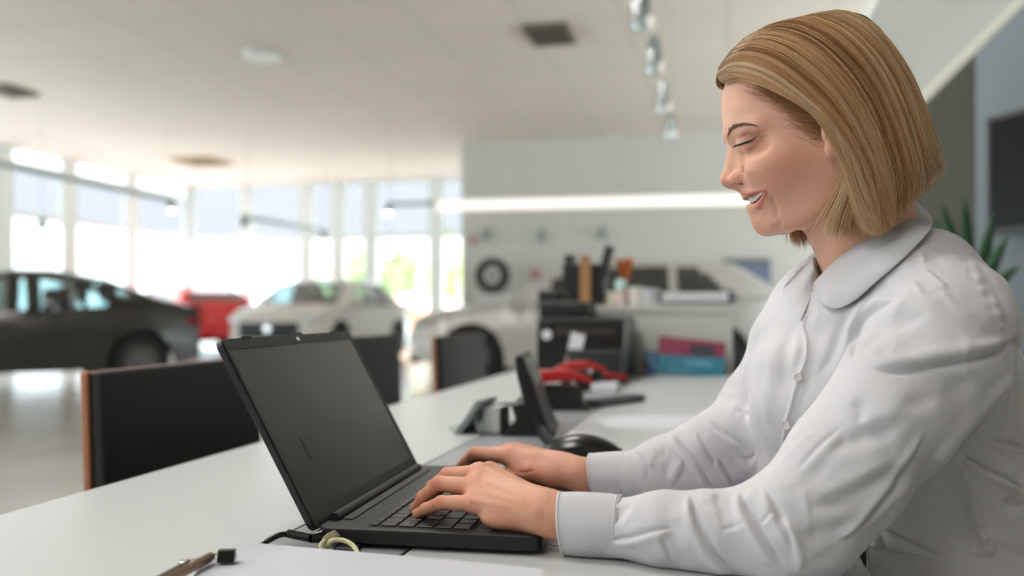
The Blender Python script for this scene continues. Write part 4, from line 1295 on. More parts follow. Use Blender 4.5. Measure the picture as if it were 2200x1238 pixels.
def smooth_mesh(V, Q, it=2, lam=0.5, mask=None):
    E = np.concatenate([Q[:, [0, 1]], Q[:, [1, 2]], Q[:, [2, 3]], Q[:, [3, 0]]])
    for k in range(it):
        for l in ((lam, -lam * 1.05) if True else (lam,)):
            s = np.zeros_like(V); c = np.zeros(len(V))
            np.add.at(s, E[:, 0], V[E[:, 1]]); np.add.at(c, E[:, 0], 1)
            np.add.at(s, E[:, 1], V[E[:, 0]]); np.add.at(c, E[:, 1], 1)
            dlt = (s / np.maximum(c, 1)[:, None] - V) * l
            if mask is not None: dlt *= mask[:, None]
            V = V + dlt
    return V
def np_mesh(name, V, Q, m, parent=None, col=None, smooth=True):
    me = bpy.data.meshes.new(name)
    me.vertices.add(len(V)); me.vertices.foreach_set('co', np.asarray(V, np.float32).ravel())
    k = Q.shape[1]
    me.loops.add(Q.size); me.loops.foreach_set('vertex_index', Q.astype(np.int32).ravel())
    me.polygons.add(len(Q)); me.polygons.foreach_set('loop_start', np.arange(0, Q.size, k, dtype=np.int32))
    me.polygons.foreach_set('loop_total', np.full(len(Q), k, np.int32))
    me.update(calc_edges=True)
    me.validate()
    if smooth: me.polygons.foreach_set('use_smooth', np.ones(len(me.polygons), bool))
    if col is not None:
        at = me.color_attributes.new('pigment', 'FLOAT_COLOR', 'POINT')
        c = np.ones((len(V), 4), np.float32); c[:, :3] = col
        at.data.foreach_set('color', c.ravel())
    o = bpy.data.objects.new(name, me)
    COL.objects.link(o)
    if m: me.materials.append(m)
    if parent is not None: o.parent = parent
    return o
def seg_dist(px, py, pts):
    """distance in pixels to a polyline, side sign, and arc parameter 0..1"""
    best = np.full(px.shape, 1e9); par = np.zeros(px.shape); sg = np.zeros(px.shape)
    L = [0]
    for i in range(len(pts) - 1): L.append(L[-1] + math.hypot(pts[i + 1][0] - pts[i][0], pts[i + 1][1] - pts[i][1]))
    for i in range(len(pts) - 1):
        ax_, ay = pts[i]; bx, by = pts[i + 1]
        ex, ey = bx - ax_, by - ay
        t = np.clip(((px - ax_) * ex + (py - ay) * ey) / (ex * ex + ey * ey + 1e-9), 0, 1)
        dx_, dy_ = px - ax_ - ex * t, py - ay - ey * t
        d = np.hypot(dx_, dy_)
        m = d < best
        best = np.where(m, d, best)
        par = np.where(m, (L[i] + t * (L[i + 1] - L[i])) / L[-1], par)
        sg = np.where(m, np.sign(ex * dy_ - ey * dx_), sg)
    return best, sg, par
def curve_px(pts, n=6):
    P = [Vector((a, b, 0)) for a, b in pts]
    return [(v.x, v.y) for v in spline(P, n)]
def stroke(px, py, pts, width, height, taper=0.25, kind='ridge'):
    """signed displacement of a fold drawn as a stroke; kind ridge / step"""
    pts = curve_px(pts)
    d, s, t = seg_dist(px, py, pts)
    tp = np.clip(np.minimum(t, 1 - t) / max(taper, 1e-3), 0, 1)
    tp = tp * tp * (3 - 2 * tp)
    width = width * (.5 + .8 * np.sin(np.pi * np.clip(t, 0, 1)) ** .8)
    if kind == 'ridge':
        g = np.exp(-(d / width) ** 2)
    elif kind == 'step':      # sharp on one side, soft on the other
        x = s * d
        g = np.where(x > 0, np.exp(-(x / width) ** 2), np.exp(-(x / (width * .3)) ** 2))
    elif kind == 'fold':      # raised lip followed by a trough
        x = s * d / width
        g = .75 * np.exp(-(x - 1.0) ** 2 * 1.0) - 1.0 * np.exp(-(x + .2) ** 2 * 5)
    return height * g * tp
def vnoise(P, scale, seed=0):
    """smooth value noise in [-1, 1]"""
    rs = np.random.RandomState(seed)
    T = rs.uniform(-1, 1, (32, 32, 32))
    q = np.asarray(P) * scale + 100.0
    i = np.floor(q).astype(int); f = q - i
    f = f * f * (3 - 2 * f)
    r = 0
    for a in (0, 1):
        for b in (0, 1):
            for c in (0, 1):
                wgt = (f[..., 0] if a else 1 - f[..., 0]) * (f[..., 1] if b else 1 - f[..., 1]) * (f[..., 2] if c else 1 - f[..., 2])
                r = r + wgt * T[(i[..., 0] + a) % 32, (i[..., 1] + b) % 32, (i[..., 2] + c) % 32]
    return r
# ---------------------------------------------------------------- the woman: head and neck
woman = empty('person', W(1850, 1000, 0.98), 'woman with a blond bob in a white shirt, smiling down and typing on the laptop', 'person')
woman.location.z = 0.0
woman_inv = Matrix.Translation(-woman.location)
def local(V): return to_world(V) - np.array(woman.location)

HFWD = R(9)                                   # the face points left and this much away from the picture plane
HB = np.array([math.cos(HFWD), -math.sin(HFWD), 0.0])      # backwards
HN = np.array([-math.sin(HFWD), -math.cos(HFWD), 0.0])     # towards the camera side (her left)
HC = U3(1700, 300, 0.955)
def h2c(p):
    """head frame (x back, y near, z up) to camera-aligned"""
    p = np.atleast_2d(p)
    return HC + p[:, :1] * HB + p[:, 1:2] * HN + p[:, 2:3] * np.array([0, 0, 1.0])
def c2h(V):
    q = V - HC
    return np.stack([q @ HB, q @ HN, q[:, 2]], 1)
def HL(px, py, yh=0.0):
    """head-frame point seen at a pixel, lying in the plane y = yh"""
    r = np.array([(px - CXP) / FPX, 1.0, (HZ - py) / FPX])
    d = (HC @ HN + yh) / (r @ HN)
    q = r * d - HC
    return np.array([q @ HB, yh, q[2]])

PROF = [(1700, 53), (1640, 78), (1597, 108), (1567, 145), (1552, 175), (1546, 200), (1545, 215), (1546, 236), (1549, 260), (1553, 280), (1560, 296), (1569, 312), (1577, 330), (1583, 355), (1586, 380),
        (1587, 400), (1591, 406), (1594, 413), (1604, 420), (1616, 430), (1622, 444), (1623, 452), (1629, 459), (1630, 470), (1630, 480), (1634, 492), (1645, 500), (1668, 502), (1700, 499), (1750, 474), (1790, 440), (1815, 405), (1850, 395), (1890, 388), (1925, 335),
        (1944, 270), (1940, 195), (1905, 115), (1850, 68), (1780, 50)]
prof = np.array([HL(*p)[[0, 2]] for p in PROF])
SL = [  # py, front, back, widest, half width, front power
    (30, 1700, 1830, 1780, .012, 2.0), (60, 1690, 1840, 1780, .030, 2.0), (80, 1640, 1880, 1790, .048, 2.0), (110, 1597, 1908, 1800, .062, 2.1), (150, 1562, 1932, 1805, .071, 2.2),
    (200, 1544, 1946, 1810, .0755, 2.2), (240, 1544, 1948, 1808, .0760, 2.15), (280, 1550, 1944, 1800, .0745, 2.0), (310, 1562, 1938, 1795, .0725, 1.85), (340, 1576, 1930, 1785, .0705, 1.75),
    (370, 1582, 1915, 1775, .0680, 1.65), (400, 1584, 1900, 1768, .0650, 1.5), (430, 1592, 1890, 1765, .0615, 1.4), (460, 1606, 1880, 1768, .0570, 1.4), (480, 1610, 1875, 1770, .0530, 1.4), (500, 1612, 1875, 1772, .0500, 1.4), (540, 1612, 1875, 1772, .045, 1.4)]
sl = np.array([[HL(1700, a)[2], HL(b, a)[0], HL(c, a)[0], HL(e, a)[0], w_, p_] for a, b, c, e, w_, p_ in SL])[::-1]

def head_base(P, h):
    x, y, z = P[..., 0], np.abs(P[..., 1]), P[..., 2]
    zi = np.clip(z, sl[0, 0], sl[-1, 0])
    xf, xb, xm, w_, p_ = [np.interp(zi, sl[:, 0], sl[:, i]).astype(np.float32) for i in range(1, 6)]
    a = np.where(x < xm, xm - xf, xb - xm)
    pw = np.where(x < xm, p_, 2.1)
    F = (np.abs(x - xm) / a) ** pw + (y / w_) ** 2.15
    F = F ** 0.45 - 1
    g = np.gradient(F, h)
    F = F / (np.sqrt(g[0] ** 2 + g[1] ** 2 + g[2] ** 2) + 3.0)
    D2 = s_poly2(x[:, 0, :], z[:, 0, :], prof)[:, None, :]
    d = smax(F, D2 + 0 * F, .010).astype(np.float32)
    Pm = np.stack([x, y, z], -1)          # both halves share the near-side features
    E = lambda px, py, yh, r, Rm=None: s_ell(Pm, HL(px, py, yh), r, Rm)
    C = lambda a, b, ra, rb: s_cone(Pm, HL(*a), HL(*b), ra, rb)
    d = smin(d, C((1572, 287, .010), (1632, 270, .046), .0050, .0040), .014)
    d = smin(d, E(1672, 360, .044, (.028, .017, .019)), .022)
    d = smin(d, E(1645, 480, .0, (.0115, .015, .0105)), .014)
    d = smin(d, E(1634, 432, .004, (.013, .024, .018)), .014)
    d = sub(d, E(1614, 309, .050, (.014, .012, .0080)), .012)
    # neck with the long muscle on each side, collarbones, upper chest
    nk = s_chain(Pm, [HL(1825, 370, 0), HL(1845, 460, 0), HL(1886, 560, 0), HL(1925, 650, 0)], [.050, .050, .0505, .056], .02)
    nk = smin(nk, C((1822, 360, .055), (1812, 600, .014), .009, .007), .014)
    nk = smin(nk, E(1935, 725, .0, (.075, .085, .06)), .04)
    nk = smin(nk, C((1835, 660, .005), (1910, 640, .075), .007, .008), .02)
    return smin(d, nk, .012), Pm
def make_pick(F, ax):
    """returns a function: head-frame point of the surface seen at a pixel, pushed inwards by off"""
    h = ax[0][1] - ax[0][0]
    org = np.array([a[0] for a in ax])
    def sample(p):
        q = (p - org) / h
        i = np.clip(np.floor(q).astype(int), 0, np.array(F.shape) - 2); f = q - i
        r = 0
        for a in (0, 1):
            for b in (0, 1):
                for c in (0, 1):
                    r = r + (f[..., 0] if a else 1 - f[..., 0]) * (f[..., 1] if b else 1 - f[..., 1]) * (f[..., 2] if c else 1 - f[..., 2]) * F[i[..., 0] + a, i[..., 1] + b, i[..., 2] + c]
        return r
    def pick(px, py, off=0.0):
        r = np.array([(px - CXP) / FPX, 1.0, (HZ - py) / FPX])
        ds = (HC @ HN + np.linspace(.099, -.05, 600)) / (r @ HN)
        pts = ds[:, None] * r[None] - HC
        ph = np.stack([pts @ HB, pts @ HN, pts[:, 2]], 1)
        v = sample(ph)
        k = np.argmax(v < 0)
        if v[k] >= 0: k = int(np.argmin(v))
        p = ph[k]
        if off:
            g = np.array([sample(p + e) - sample(p - e) for e in np.eye(3) * .002])
            p = p - g / (np.linalg.norm(g) + 1e-9) * off
        return p
    return pick
FACE = {}
def head_field(P, h, ax):
    d, Pm = head_base(P, h)
    HS = make_pick(d, ax)
    FACE['pick'] = HS
    E = lambda px, py, yh, r, Rm=None: s_ell(Pm, HL(px, py, yh), r, Rm)
    EP = lambda p, r, Rm=None: s_ell(Pm, p, r, Rm)
    C = lambda a, b, ra, rb: s_cone(Pm, HL(*a), HL(*b), ra, rb)
    # nose
    n = C((1580, 310, 0), (1567, 380, 0), .0062, .0078)
    n = smin(n, E(1566, 386, 0, (.0088, .0082, .0085)), .005)
    n = smin(n, C((1569, 396, 0), (1588, 402, 0), .0040, .0048), .004)
    n = smin(n, C((1584, 335, .004), (1600, 380, .012), .0065, .0085), .008)
    d = smin(d, n, .0075)
    wing = smin(E(1590, 380, .0150, (.0095, .0064, .0075)), C((1572, 387, .0085), (1588, 382, .0150), .0050, .0062), .004)
    cr_ = s_chain(Pm, [HL(1594, 361, .022), HL(1608, 370, .0235), HL(1613, 387, .0235)], [.0015, .0026, .0018])
    d = sub(d, cr_, .004)
    d = smin(d, wing, .0028)
    d = sub(d, s_chain(Pm, [HL(1570, 400, .0085), HL(1582, 398.5, .0135), HL(1595, 394, .0175)], [.0012, .0030, .0018]), .0012)
    # eyeball lids
    S = HS(1606, 304)
    ec = S + np.array([.0035, -.0096, .0])
    FACE['eye'] = ec
    d = smin(d, EP(ec, (.0122, .0122, .0118)), .004)
    d = smin(d, s_chain(Pm, [HS(1592, 317), HS(1606, 318), HS(1622, 309)], [.0030, .0036, .0024]), .006)
    slit = s_chain(Pm, [HS(1590, 313, 0), HS(1600, 310, 0), HS(1610, 305.5, 0)], [.0009, .0017, .0008])
    d = sub(d, slit, .0012)
    # lips and the open smile
    up = [HL(1599, 413, 0), HS(1605, 415, .0010), HS(1622, 412.5, .0010), HS(1643, 408.5, .0010)]
    lo = [HL(1624, 446, 0), HS(1630, 441, .0010), HS(1636, 430, .0014), HS(1644, 414, .0010)]
    FACE['up'], FACE['lo'] = up, lo
    d = smin(d, s_chain(Pm, up, [.0029, .0029, .0022, .0012]), .003)
    d = smin(d, s_chain(Pm, lo, [.0036, .0038, .0028, .0014]), .003)
    cv = [HL(1610, 430.0, 0), HS(1619, 427, .0), HS(1629, 420.5, 0), HS(1641, 412.5, .0)]
    cvi = [c + np.array([.0115, -.004 * min(1, i), 0]) for i, c in enumerate(cv[:3])]
    FACE['cv'] = cv
    cav = smin(s_chain(Pm, cv, [.0050, .0048, .0038, .0010]), s_chain(Pm, cvi, [.0080, .0075, .0055]), .003)
    FACE['inside'] = cvi
    d = sub(d, cav, .0016)
    # ear
    ea = math.radians(10)
    Re = np.array([[math.cos(ea), 0, math.sin(ea)], [0, 1, 0], [-math.sin(ea), 0, math.cos(ea)]])
    S = HS(1807, 283)
    def off(dx, dy, dz): return S + np.array([dx, dy, dz])
    e = EP(off(0, .003, .003), (.0185, .0055, .0280), Re)
    e = smin(e, EP(off(-.0085, .003, -.0170), (.0075, .0046, .0085)), .004)
    e = sub(e, EP(off(-.003, .0085, .002), (.0105, .0050, .0170), Re), .003)
    e = smin(e, EP(off(-.0145, .003, -.003), (.0030, .0050, .0055)), .003)
    d = smin(d, e, .004)
    d = sub(d, EP(off(-.0095, .003, -.004), (.0030, .0060, .0045)), .002)
    return d
HG = 0.0013
def build_head():
    lo = HL(1520, 780, -.10); hi = HL(1990, 30, .10)
    P, ax = grid_points((lo[0], -.10, lo[2]), (hi[0] + .01, .10, hi[2] + .01), HG)
    F = head_field(P, HG, ax)
    V, Q = surface_nets(F, ax)
    V = smooth_mesh(V, Q, 2, .5)
    # keep the surface near the picture's shape with small strokes on both sides
    N = v_normals(V, Q)
    Vm = V.copy(); Vm[:, 1] = np.abs(Vm[:, 1])
    px, py = proj(h2c(Vm))
    side = smoothstep(0.008, 0.02, Vm[:, 1])
    D = np.zeros(len(V))
    for pts, w_, h_ in (
        (((1586, 300), (1602, 291), (1622, 287)), 2.6, -.0014),          # upper lid crease
        (((1597, 321), (1610, 323), (1622, 314), (1630, 303)), 2.8, -.0014),
        (((1600, 328), (1616, 327), (1634, 312)), 2.8, -.0010),
        (((1628, 292), (1640, 284), (1652, 281)), 2.2, -.0009),
        (((1630, 298), (1644, 296), (1656, 296)), 2.2, -.0008),
        (((1604, 366), (1614, 382), (1634, 398), (1650, 414)), 7.0, -.0016),   # fold from nose wing to mouth corner
        (((1650, 408), (1660, 430), (1669, 455), (1668, 474)), 6.0, -.0022),   # smile fold
        (((1642, 408), (1648, 416), (1646, 424)), 4.0, -.0016),
        (((1676, 470), (1675, 486), (1667, 500)), 5.0, -.0020),
        (((1612, 458), (1625, 459), (1640, 452)), 5.0, -.0014),
        (((1690, 380), (1700, 430), (1690, 470)), 18.0, -.0012)):
        D += stroke(px, py, pts, w_, h_, .35)
    V = V + N * (D * side)[:, None]
    N = v_normals(V, Q)
    # pigment, plus painted shade in the nostrils
    base = np.array(srgb(214, 166, 142)[:3])
    col = np.tile(base, (len(V), 1))
    def tint(mask, c, s):
        nonlocal col
        m = np.clip(mask * s, 0, 1)[:, None]
        col = col * (1 - m) + np.array(srgb(*c)[:3]) * m
    def blob(cx, cy, rx, ry): return np.exp(-(((px - cx) / rx) ** 2 + ((py - cy) / ry) ** 2))
    tint(blob(1690, 350, 48, 38), (208, 132, 108), .45)
    tint(blob(1650, 380, 40, 30), (222, 150, 128), .3)
    tint(blob(1570, 385, 20, 16), (222, 146, 124), .45)
    tint(blob(1640, 495, 30, 16), (224, 156, 134), .25)
    tint(blob(1560, 235, 60, 60), (232, 186, 164), .5)
    tint(blob(1806, 316, 16, 20), (226, 140, 120), .5)
    tint(blob(1604, 296, 24, 9), (196, 138, 124), .35)
    nz = vnoise(V, 90, 2) * .5 + vnoise(V, 260, 3) * .5
    tint(np.clip(nz, 0, 1), (212, 142, 112), .16)
    col = col * (1 + .03 * vnoise(V, 500, 5))[:, None]
    xyz = V.copy(); xyz[:, 1] = np.abs(xyz[:, 1])
    lu = s_chain(xyz, FACE['up'], [.0029, .0029, .0022, .0011]); ll = s_chain(xyz, FACE['lo'], [.0036, .0038, .0028, .0014])
    lip = 1 - smoothstep(.0004, .0016, np.minimum(lu, ll))
    tint(lip, (205, 120, 112), .85)
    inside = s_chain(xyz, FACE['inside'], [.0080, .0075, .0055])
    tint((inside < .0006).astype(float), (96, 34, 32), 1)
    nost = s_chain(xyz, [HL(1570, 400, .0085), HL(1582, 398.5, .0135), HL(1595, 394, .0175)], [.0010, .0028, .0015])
    tint((nost < .0003).astype(float), (96, 44, 38), .8)  # nostril hollows darkened in the colour to read as shade
    return V, Q, col
M_skin = bpy.data.materials.new('skin')
M_skin.use_nodes = True
def setup_skin(m):
    nt = m.node_tree
    b = nt.nodes['Principled BSDF']
    at = nt.nodes.new('ShaderNodeVertexColor'); at.layer_name = 'pigment'
    nt.links.new(at.outputs['Color'], b.inputs['Base Color'])
    b.inputs['Roughness'].default_value = .46
    b.inputs['Specular IOR Level'].default_value = .38
    b.inputs['Subsurface Weight'].default_value = .22
    b.inputs['Subsurface Radius'].default_value = (1.0, .35, .18)
    b.inputs['Subsurface Scale'].default_value = .006
    tc = nt.nodes.new('ShaderNodeTexCoord')
    nz = nt.nodes.new('ShaderNodeTexNoise'); nz.inputs['Scale'].default_value = 900; nz.inputs['Detail'].default_value = 2
    vo = nt.nodes.new('ShaderNodeTexVoronoi'); vo.inputs['Scale'].default_value = 700
    ad = nt.nodes.new('ShaderNodeMath'); ad.operation = 'ADD'
    bp = nt.nodes.new('ShaderNodeBump'); bp.inputs['Strength'].default_value = .16; bp.inputs['Distance'].default_value = .0006
    nt.links.new(tc.outputs['Object'], nz.inputs['Vector']); nt.links.new(tc.outputs['Object'], vo.inputs['Vector'])
    nt.links.new(nz.outputs['Fac'], ad.inputs[0]); nt.links.new(vo.outputs['Distance'], ad.inputs[1])
    nt.links.new(ad.outputs[0], bp.inputs['Height']); nt.links.new(bp.outputs[0], b.inputs['Normal'])
setup_skin(M_skin)
head_V, head_Q, head_C = build_head()
head_Vc = h2c(head_V)
SKIN = [(local(head_Vc), head_Q[:, ::-1] if False else head_Q, head_C)]

# eyes, lashes, brows, teeth
M_eyew = mat('eye white', srgb(214, 206, 200), .2)
M_iris = mat('iris', srgb(84, 104, 112), .1, var=.3, scale=800)
M_pupil = mat('pupil', srgb(12, 12, 14), .1)
M_lash = mat('lash', srgb(28, 20, 20), .6)
M_brow = mat('brow hair', srgb(112, 82, 66), .7)
M_teeth = mat('teeth', srgb(214, 206, 196), .35)
def h2l(p): return local(h2c(np.atleast_2d(p)))
def sphere_part(name, c, r, m, parent, n=24, scale=(1, 1, 1)):
    pr = [(r * math.sin(math.pi * i / n), -r * math.cos(math.pi * i / n)) for i in range(1, n)]
    mb = MB().lathe([(max(a, 1e-5), b) for a, b in pr], 28)
    mb.v = [(v[0] * scale[0] + c[0], v[1] * scale[1] + c[1], v[2] * scale[2] + c[2]) for v in mb.v]
    return mb.build(name, m, parent, smooth=True)
def surf(px, py, off=0.0, mirror=False):
    p = FACE['pick'](px, py, off)
    if mirror: p = p * np.array([1, -1, 1])
    return p
def l3(p): return Vector(h2l(p)[0])
TEETH = MB()
def add_tooth(c, t, nrm, w, hgt, dep):
    t = t / np.linalg.norm(t); nrm = nrm / np.linalg.norm(nrm); up_ = np.array([0, 0, 1.0])
    vs, fs = [], []
    N, M_ = 14, 8
    for i in range(M_ + 1):
        v = -1 + 2 * i / M_
        for k in range(N):
            a = 2 * math.pi * k / N 
            sx = np.sign(math.cos(a)) * abs(math.cos(a)) ** .5; sy = np.sign(math.sin(a)) * abs(math.sin(a)) ** .5
            f = (1 - abs(v) ** 5) ** .4 * (1 - .08 * (v < 0) * -v)
            f = max(f, .05) if abs(v) == 1 else f
            vs.append(l3(c + t * sx * w / 2 * f * (1 + .05 * v) + nrm * sy * dep / 2 * f + up_ * v * -hgt / 2))
    for i in range(M_):
        for k in range(N): fs.append((i * N + k, i * N + (k + 1) % N, (i + 1) * N + (k + 1) % N, (i + 1) * N + k))
    fs.append(tuple(range(N))); fs.append(tuple(M_ * N + k for k in range(N)))
    TEETH.add(vs, fs)
cv = FACE['cv']
PK = FACE['pick']
arc = np.array([HL(1613, 427.5, 0), PK(1619, 425, .0040), PK(1630, 419.5, .0048), PK(1642, 414, .0085), PK(1652, 412, .016)])
arc[0][1] = 0; arc[1][1] = min(arc[1][1], .009)
tt = np.linspace(0, 1, 60)
arcP = np.array([list(v) for v in spline([Vector(a) for a in arc], 15)])
Ls = np.concatenate([[0], np.cumsum(np.linalg.norm(np.diff(arcP, axis=0), axis=1))])
for sgn in (1, -1):
    s_ = .0038
    for w_, h_ in ((.0080, .0098), (.0064, .0088), (.0070, .0094), (.0064, .0082), (.0062, .0076), (.008, .007)):
        if s_ > Ls[-1]: break
        c = np.array([np.interp(s_, Ls, arcP[:, k]) for k in range(3)])
        c2 = np.array([np.interp(s_ + .001, Ls, arcP[:, k]) for k in range(3)]); t_ = c2 - c
        if np.linalg.norm(t_) < 1e-7: break
        nr = np.array([t_[1], -t_[0], 0])
        m_ = np.array([1, sgn, 1])
        add_tooth(c * m_, t_ * m_, nr * m_, w_, h_, .0045)
        s_ += w_ * .97
TEETH.build('teeth', M_teeth, woman, smooth=True)
for sgn in (1, -1):
    mir = sgn < 0
    ec = FACE['eye'] * np.array([1, sgn, 1])
    eye = sphere_part('eye', l3(ec), .0113, M_eyew, woman)
    look = np.array([-.80, .42 * sgn, -.42]); look /= np.linalg.norm(look)
    ir = sphere_part('iris', l3(ec + look * .0068), .0054, M_iris, eye)
    sphere_part('pupil', l3(ec + look * .0097), .0028, M_pupil, eye)
    # lash line and lashes
    line = [surf(*q, -.0034 if i not in (0, 4) else -.0012) * np.array([1, sgn, 1]) for i, q in enumerate(((1581, 311.5), (1591, 308.5), (1603, 304), (1615, 298.5), (1627, 291.5)))]
    lm = MB()
    lp_ = spline([l3(q) for q in line], 6)
    n_ = len(lp_)
    lm.tube(lp_, [.0002 + .00095 * math.sin(math.pi * min(1, (i / (n_ - 1)) * .9 + .08)) for i in range(n_)], 8)
    rl = random.Random(8)
    fwd = l3(ec + np.array([-.01, 0, -.0045])) - l3(ec); out_ = l3(ec + np.array([0, .006 * sgn, 0])) - l3(ec)
    for i in range(46):
        t = i / 45
        b = lp_[min(n_ - 1, int(t * (n_ - 1)))]
        dr_ = (fwd * (1.0 - t * .9) + out_ * (.4 + t * .8) + (lp_[-1] - lp_[0]) * (.05 + .22 * t) + Vector((0, 0, -.003 * (1 - t)))).normalized() * (.0045 + .0025 * math.sin(math.pi * t))
        lm.tube([b, b + dr_ * .6, b + dr_ + Vector((0, 0, .0008))], [.00026, .00018, .00006], 4)
    lm.build('eyelashes', M_lash, eye, smooth=True)
    # eyebrow: short hairs along the brow
    bm_ = MB()
    bl = [(1563, 293), (1568, 283), (1577, 273.5), (1590, 269.5), (1606, 267), (1622, 269)]
    bp_ = [l3(surf(*q, -.0004) * np.array([1, sgn, 1])) for q in bl]
    bs = spline(bp_, 10)
    for i in range(230):
        t = rl.random() ** .9
        k = t * (len(bs) - 2); j = int(k)
        base = bs[j].lerp(bs[j + 1], k - j)
        tg = (bs[j + 1] - bs[j]).normalized()
        wd = (.0030 if t < .35 else .0030 * (1.25 - t))
        o_ = Vector((0, 0, rl.uniform(-1, 1) * wd * .8))
        ln = rl.uniform(.004, .0070) * (1 - .3 * t)
        dr_ = (tg + Vector((0, 0, .5 * (1 - t) - .1)) + Vector((rl.gauss(0, .1), rl.gauss(0, .1), rl.gauss(0, .12)))).normalized() * ln
        bm_.tube([base + o_, base + o_ + dr_], [.00017, .00006], 4)
    bm_.build('eyebrow', M_brow, woman)
# ---------------------------------------------------------------- hands
M_nail = mat('fingernail', srgb(222, 160, 150), .25, coat=.3)
def build_hand(fingers, palm, thumb, arm, lo, hi, extra, strokes, subs=(), h=.0011):
    P, ax = grid_points(lo, hi, h)
    d = s_chain(P, [p for p, r in arm], [r for p, r in arm], .01)
    W0 = palm['wrist']
    pd = None
    for f in fingers:
        p0, r0 = f[0]
        c = s_cone(P, W0[0], p0, W0[1], r0 * 1.12)
        pd = c if pd is None else smin(pd, c, .009)
    for i in range(len(fingers) - 1):
        a, b = fingers[i][0], fingers[i + 1][0]
        pd = smin(pd, s_cone(P, a[0], b[0], a[1] * .95, b[1] * .95), .006)
    d = smin(d, pd, .012)
    for p, r, k in extra: d = smin(d, s_ell(P, p, r), k)
    for f in fingers:
        fd = None
        for i in range(len(f) - 1):
            e = s_cone(P, f[i][0], f[i + 1][0], f[i][1], f[i + 1][1])
            fd = e if fd is None else smin(fd, e, .0016)
        for q in (1, 2):                      # joints a little fuller
            fd = smin(fd, s_ell(P, f[q][0], (f[q][1] * 1.06,) * 3), .0012)
        d = smin(d, fd, .0028)
    t = s_chain(P, [p for p, r in thumb], [r for p, r in thumb], .002)
    d = smin(d, t, .006)
    for p, q, r0, r1, k in subs: d = sub(d, s_cone(P, p, q, r0, r1), k)
    V, Q = surface_nets(d, ax)
    V = smooth_mesh(V, Q, 2, .5)
    N = v_normals(V, Q)
    px, py = proj(V)
    vis = smoothstep(-.1, .35, -(N * (V / np.linalg.norm(V, axis=1, keepdims=True))).sum(1))
    D = np.zeros(len(V))
    for pts, w_, h_ in strokes: D += stroke(px, py, pts, w_, h_, .3)
    V = V + N * (D * vis)[:, None]
    col = np.tile(np.array(srgb(208, 154, 128)[:3]), (len(V), 1))
    def tint(m, c, s):
        nonlocal col
        m = np.clip(m * s, 0, 1)[:, None]; col = col * (1 - m) + np.array(srgb(*c)[:3]) * m
    for f in fingers + [thumb]:
        for q, s_ in ((0, .35), (1, .65), (2, .4), (len(f) - 1, .5)):
            q = min(q, len(f) - 1)
            dist = np.linalg.norm(V - f[q][0], axis=1)
            tint(np.exp(-(dist / (f[q][1] * 1.25)) ** 2), (198, 96, 74), s_)
    nz = vnoise(V, 80, 9)
    tint(np.clip(nz, 0, 1), (214, 160, 134), .3); tint(np.clip(-nz, 0, 1), (196, 122, 94), .3)
    col *= (1 + .04 * vnoise(V, 420, 6))[:, None]
    return V, Q, col
def fing(*a): return [(U3(px, py, d), r) for px, py, d, r in a]
near_f = [fing((1019, 1081, .862, .0082), (948, 1081, .872, .0068), (915, 1094, .886, .0059), (897, 1105, .896, .0050)),
          fing((1019, 1047, .884, .0096), (944, 1039, .897, .0074), (909, 1068, .907, .0064), (893, 1094, .914, .0056)),
          fing((1030, 1019, .905, .0098), (962, 1022, .925, .0080), (930, 1046, .938, .0068), (912, 1072, .945, .0056)),
          fing((1052, 1016, .926, .0096), (975, 1024, .950, .0076), (950, 1044, .962, .0066), (935, 1062, .968, .0054))]
near_t = fing((1150, 1095, .870, .0130), (1105, 1090, .915, .0105), (1062, 1078, .945, .0088), (1035, 1078, .958, .0070))
near_arm = fing((1340, 1126, .826, .0185), (1262, 1122, .833, .0185), (1212, 1112, .835, .0188), (1150, 1100, .845, .0180))
near_hand = build_hand(near_f, {'wrist': (U3(1165, 1100, .842), .0165)}, near_t, near_arm,
    (U3(870, 0, .9)[0], .745, -.218), (U3(1360, 0, .86)[0], 1.0, -.128),
    [(U3(1095, 1115, .852), (.026, .014, .0105), .010), (U3(1110, 1080, .885), (.03, .028, .012), .012)],
    [(((1012, 1058), (1040, 1058), (1085, 1070), (1130, 1078)), 5, .0007), (((1030, 1030), (1070, 1045), (1120, 1062)), 6, .0009), (((1015, 1080), (1050, 1082), (1100, 1090)), 5, .0005),
     (((1032, 1040), (1045, 1052), (1050, 1064)), 3.5, .0011), (((1035, 1078), (1060, 1068), (1100, 1072)), 6, -.0006), (((1000, 1064), (1024, 1063), (1044, 1067)), 5, -.0011),
     (((945, 1069), (949, 1078), (947, 1087)), 1.5, -.0005), (((951, 1069), (955, 1078), (953, 1087)), 1.4, -.0004), (((930, 1034), (938, 1042), (940, 1050)), 1.6, -.0005), (((936, 1031), (945, 1038), (947, 1047)), 1.4, -.0004),
     (((1010, 1075), (1014, 1086), (1004, 1098)), 2.5, -.0006), (((1003, 1074), (1006, 1086), (998, 1096)), 2.2, -.0004), (((1140, 1088), (1150, 1110), (1146, 1130)), 7, .0008), (((1166, 1082), (1170, 1105), (1166, 1130)), 4, -.0004)])
far_f = [fing((1100, 981, 1.092, .0100), (1021, 975, 1.118, .0084), (1001, 992, 1.130, .0072), (989, 1004, 1.138, .0060)),
         fing((1096, 974, 1.115, .0100), (1022, 978, 1.143, .0084), (1003, 992, 1.155, .0070), (992, 1001, 1.162, .0058)),
         fing((1105, 972, 1.138, .0094), (1035, 980, 1.166, .0078), (1015, 990, 1.178, .0066), (1003, 998, 1.185, .0056)),
         fing((1120, 976, 1.158, .0084), (1062, 982, 1.184, .0068), (1045, 988, 1.195, .0058), (1034, 993, 1.2, .005))]
far_t = fing((1190, 1024, 1.062, .0150), (1140, 1014, 1.068, .0115), (1104, 1021, 1.082, .0088), (1080, 1029, 1.092, .0066))
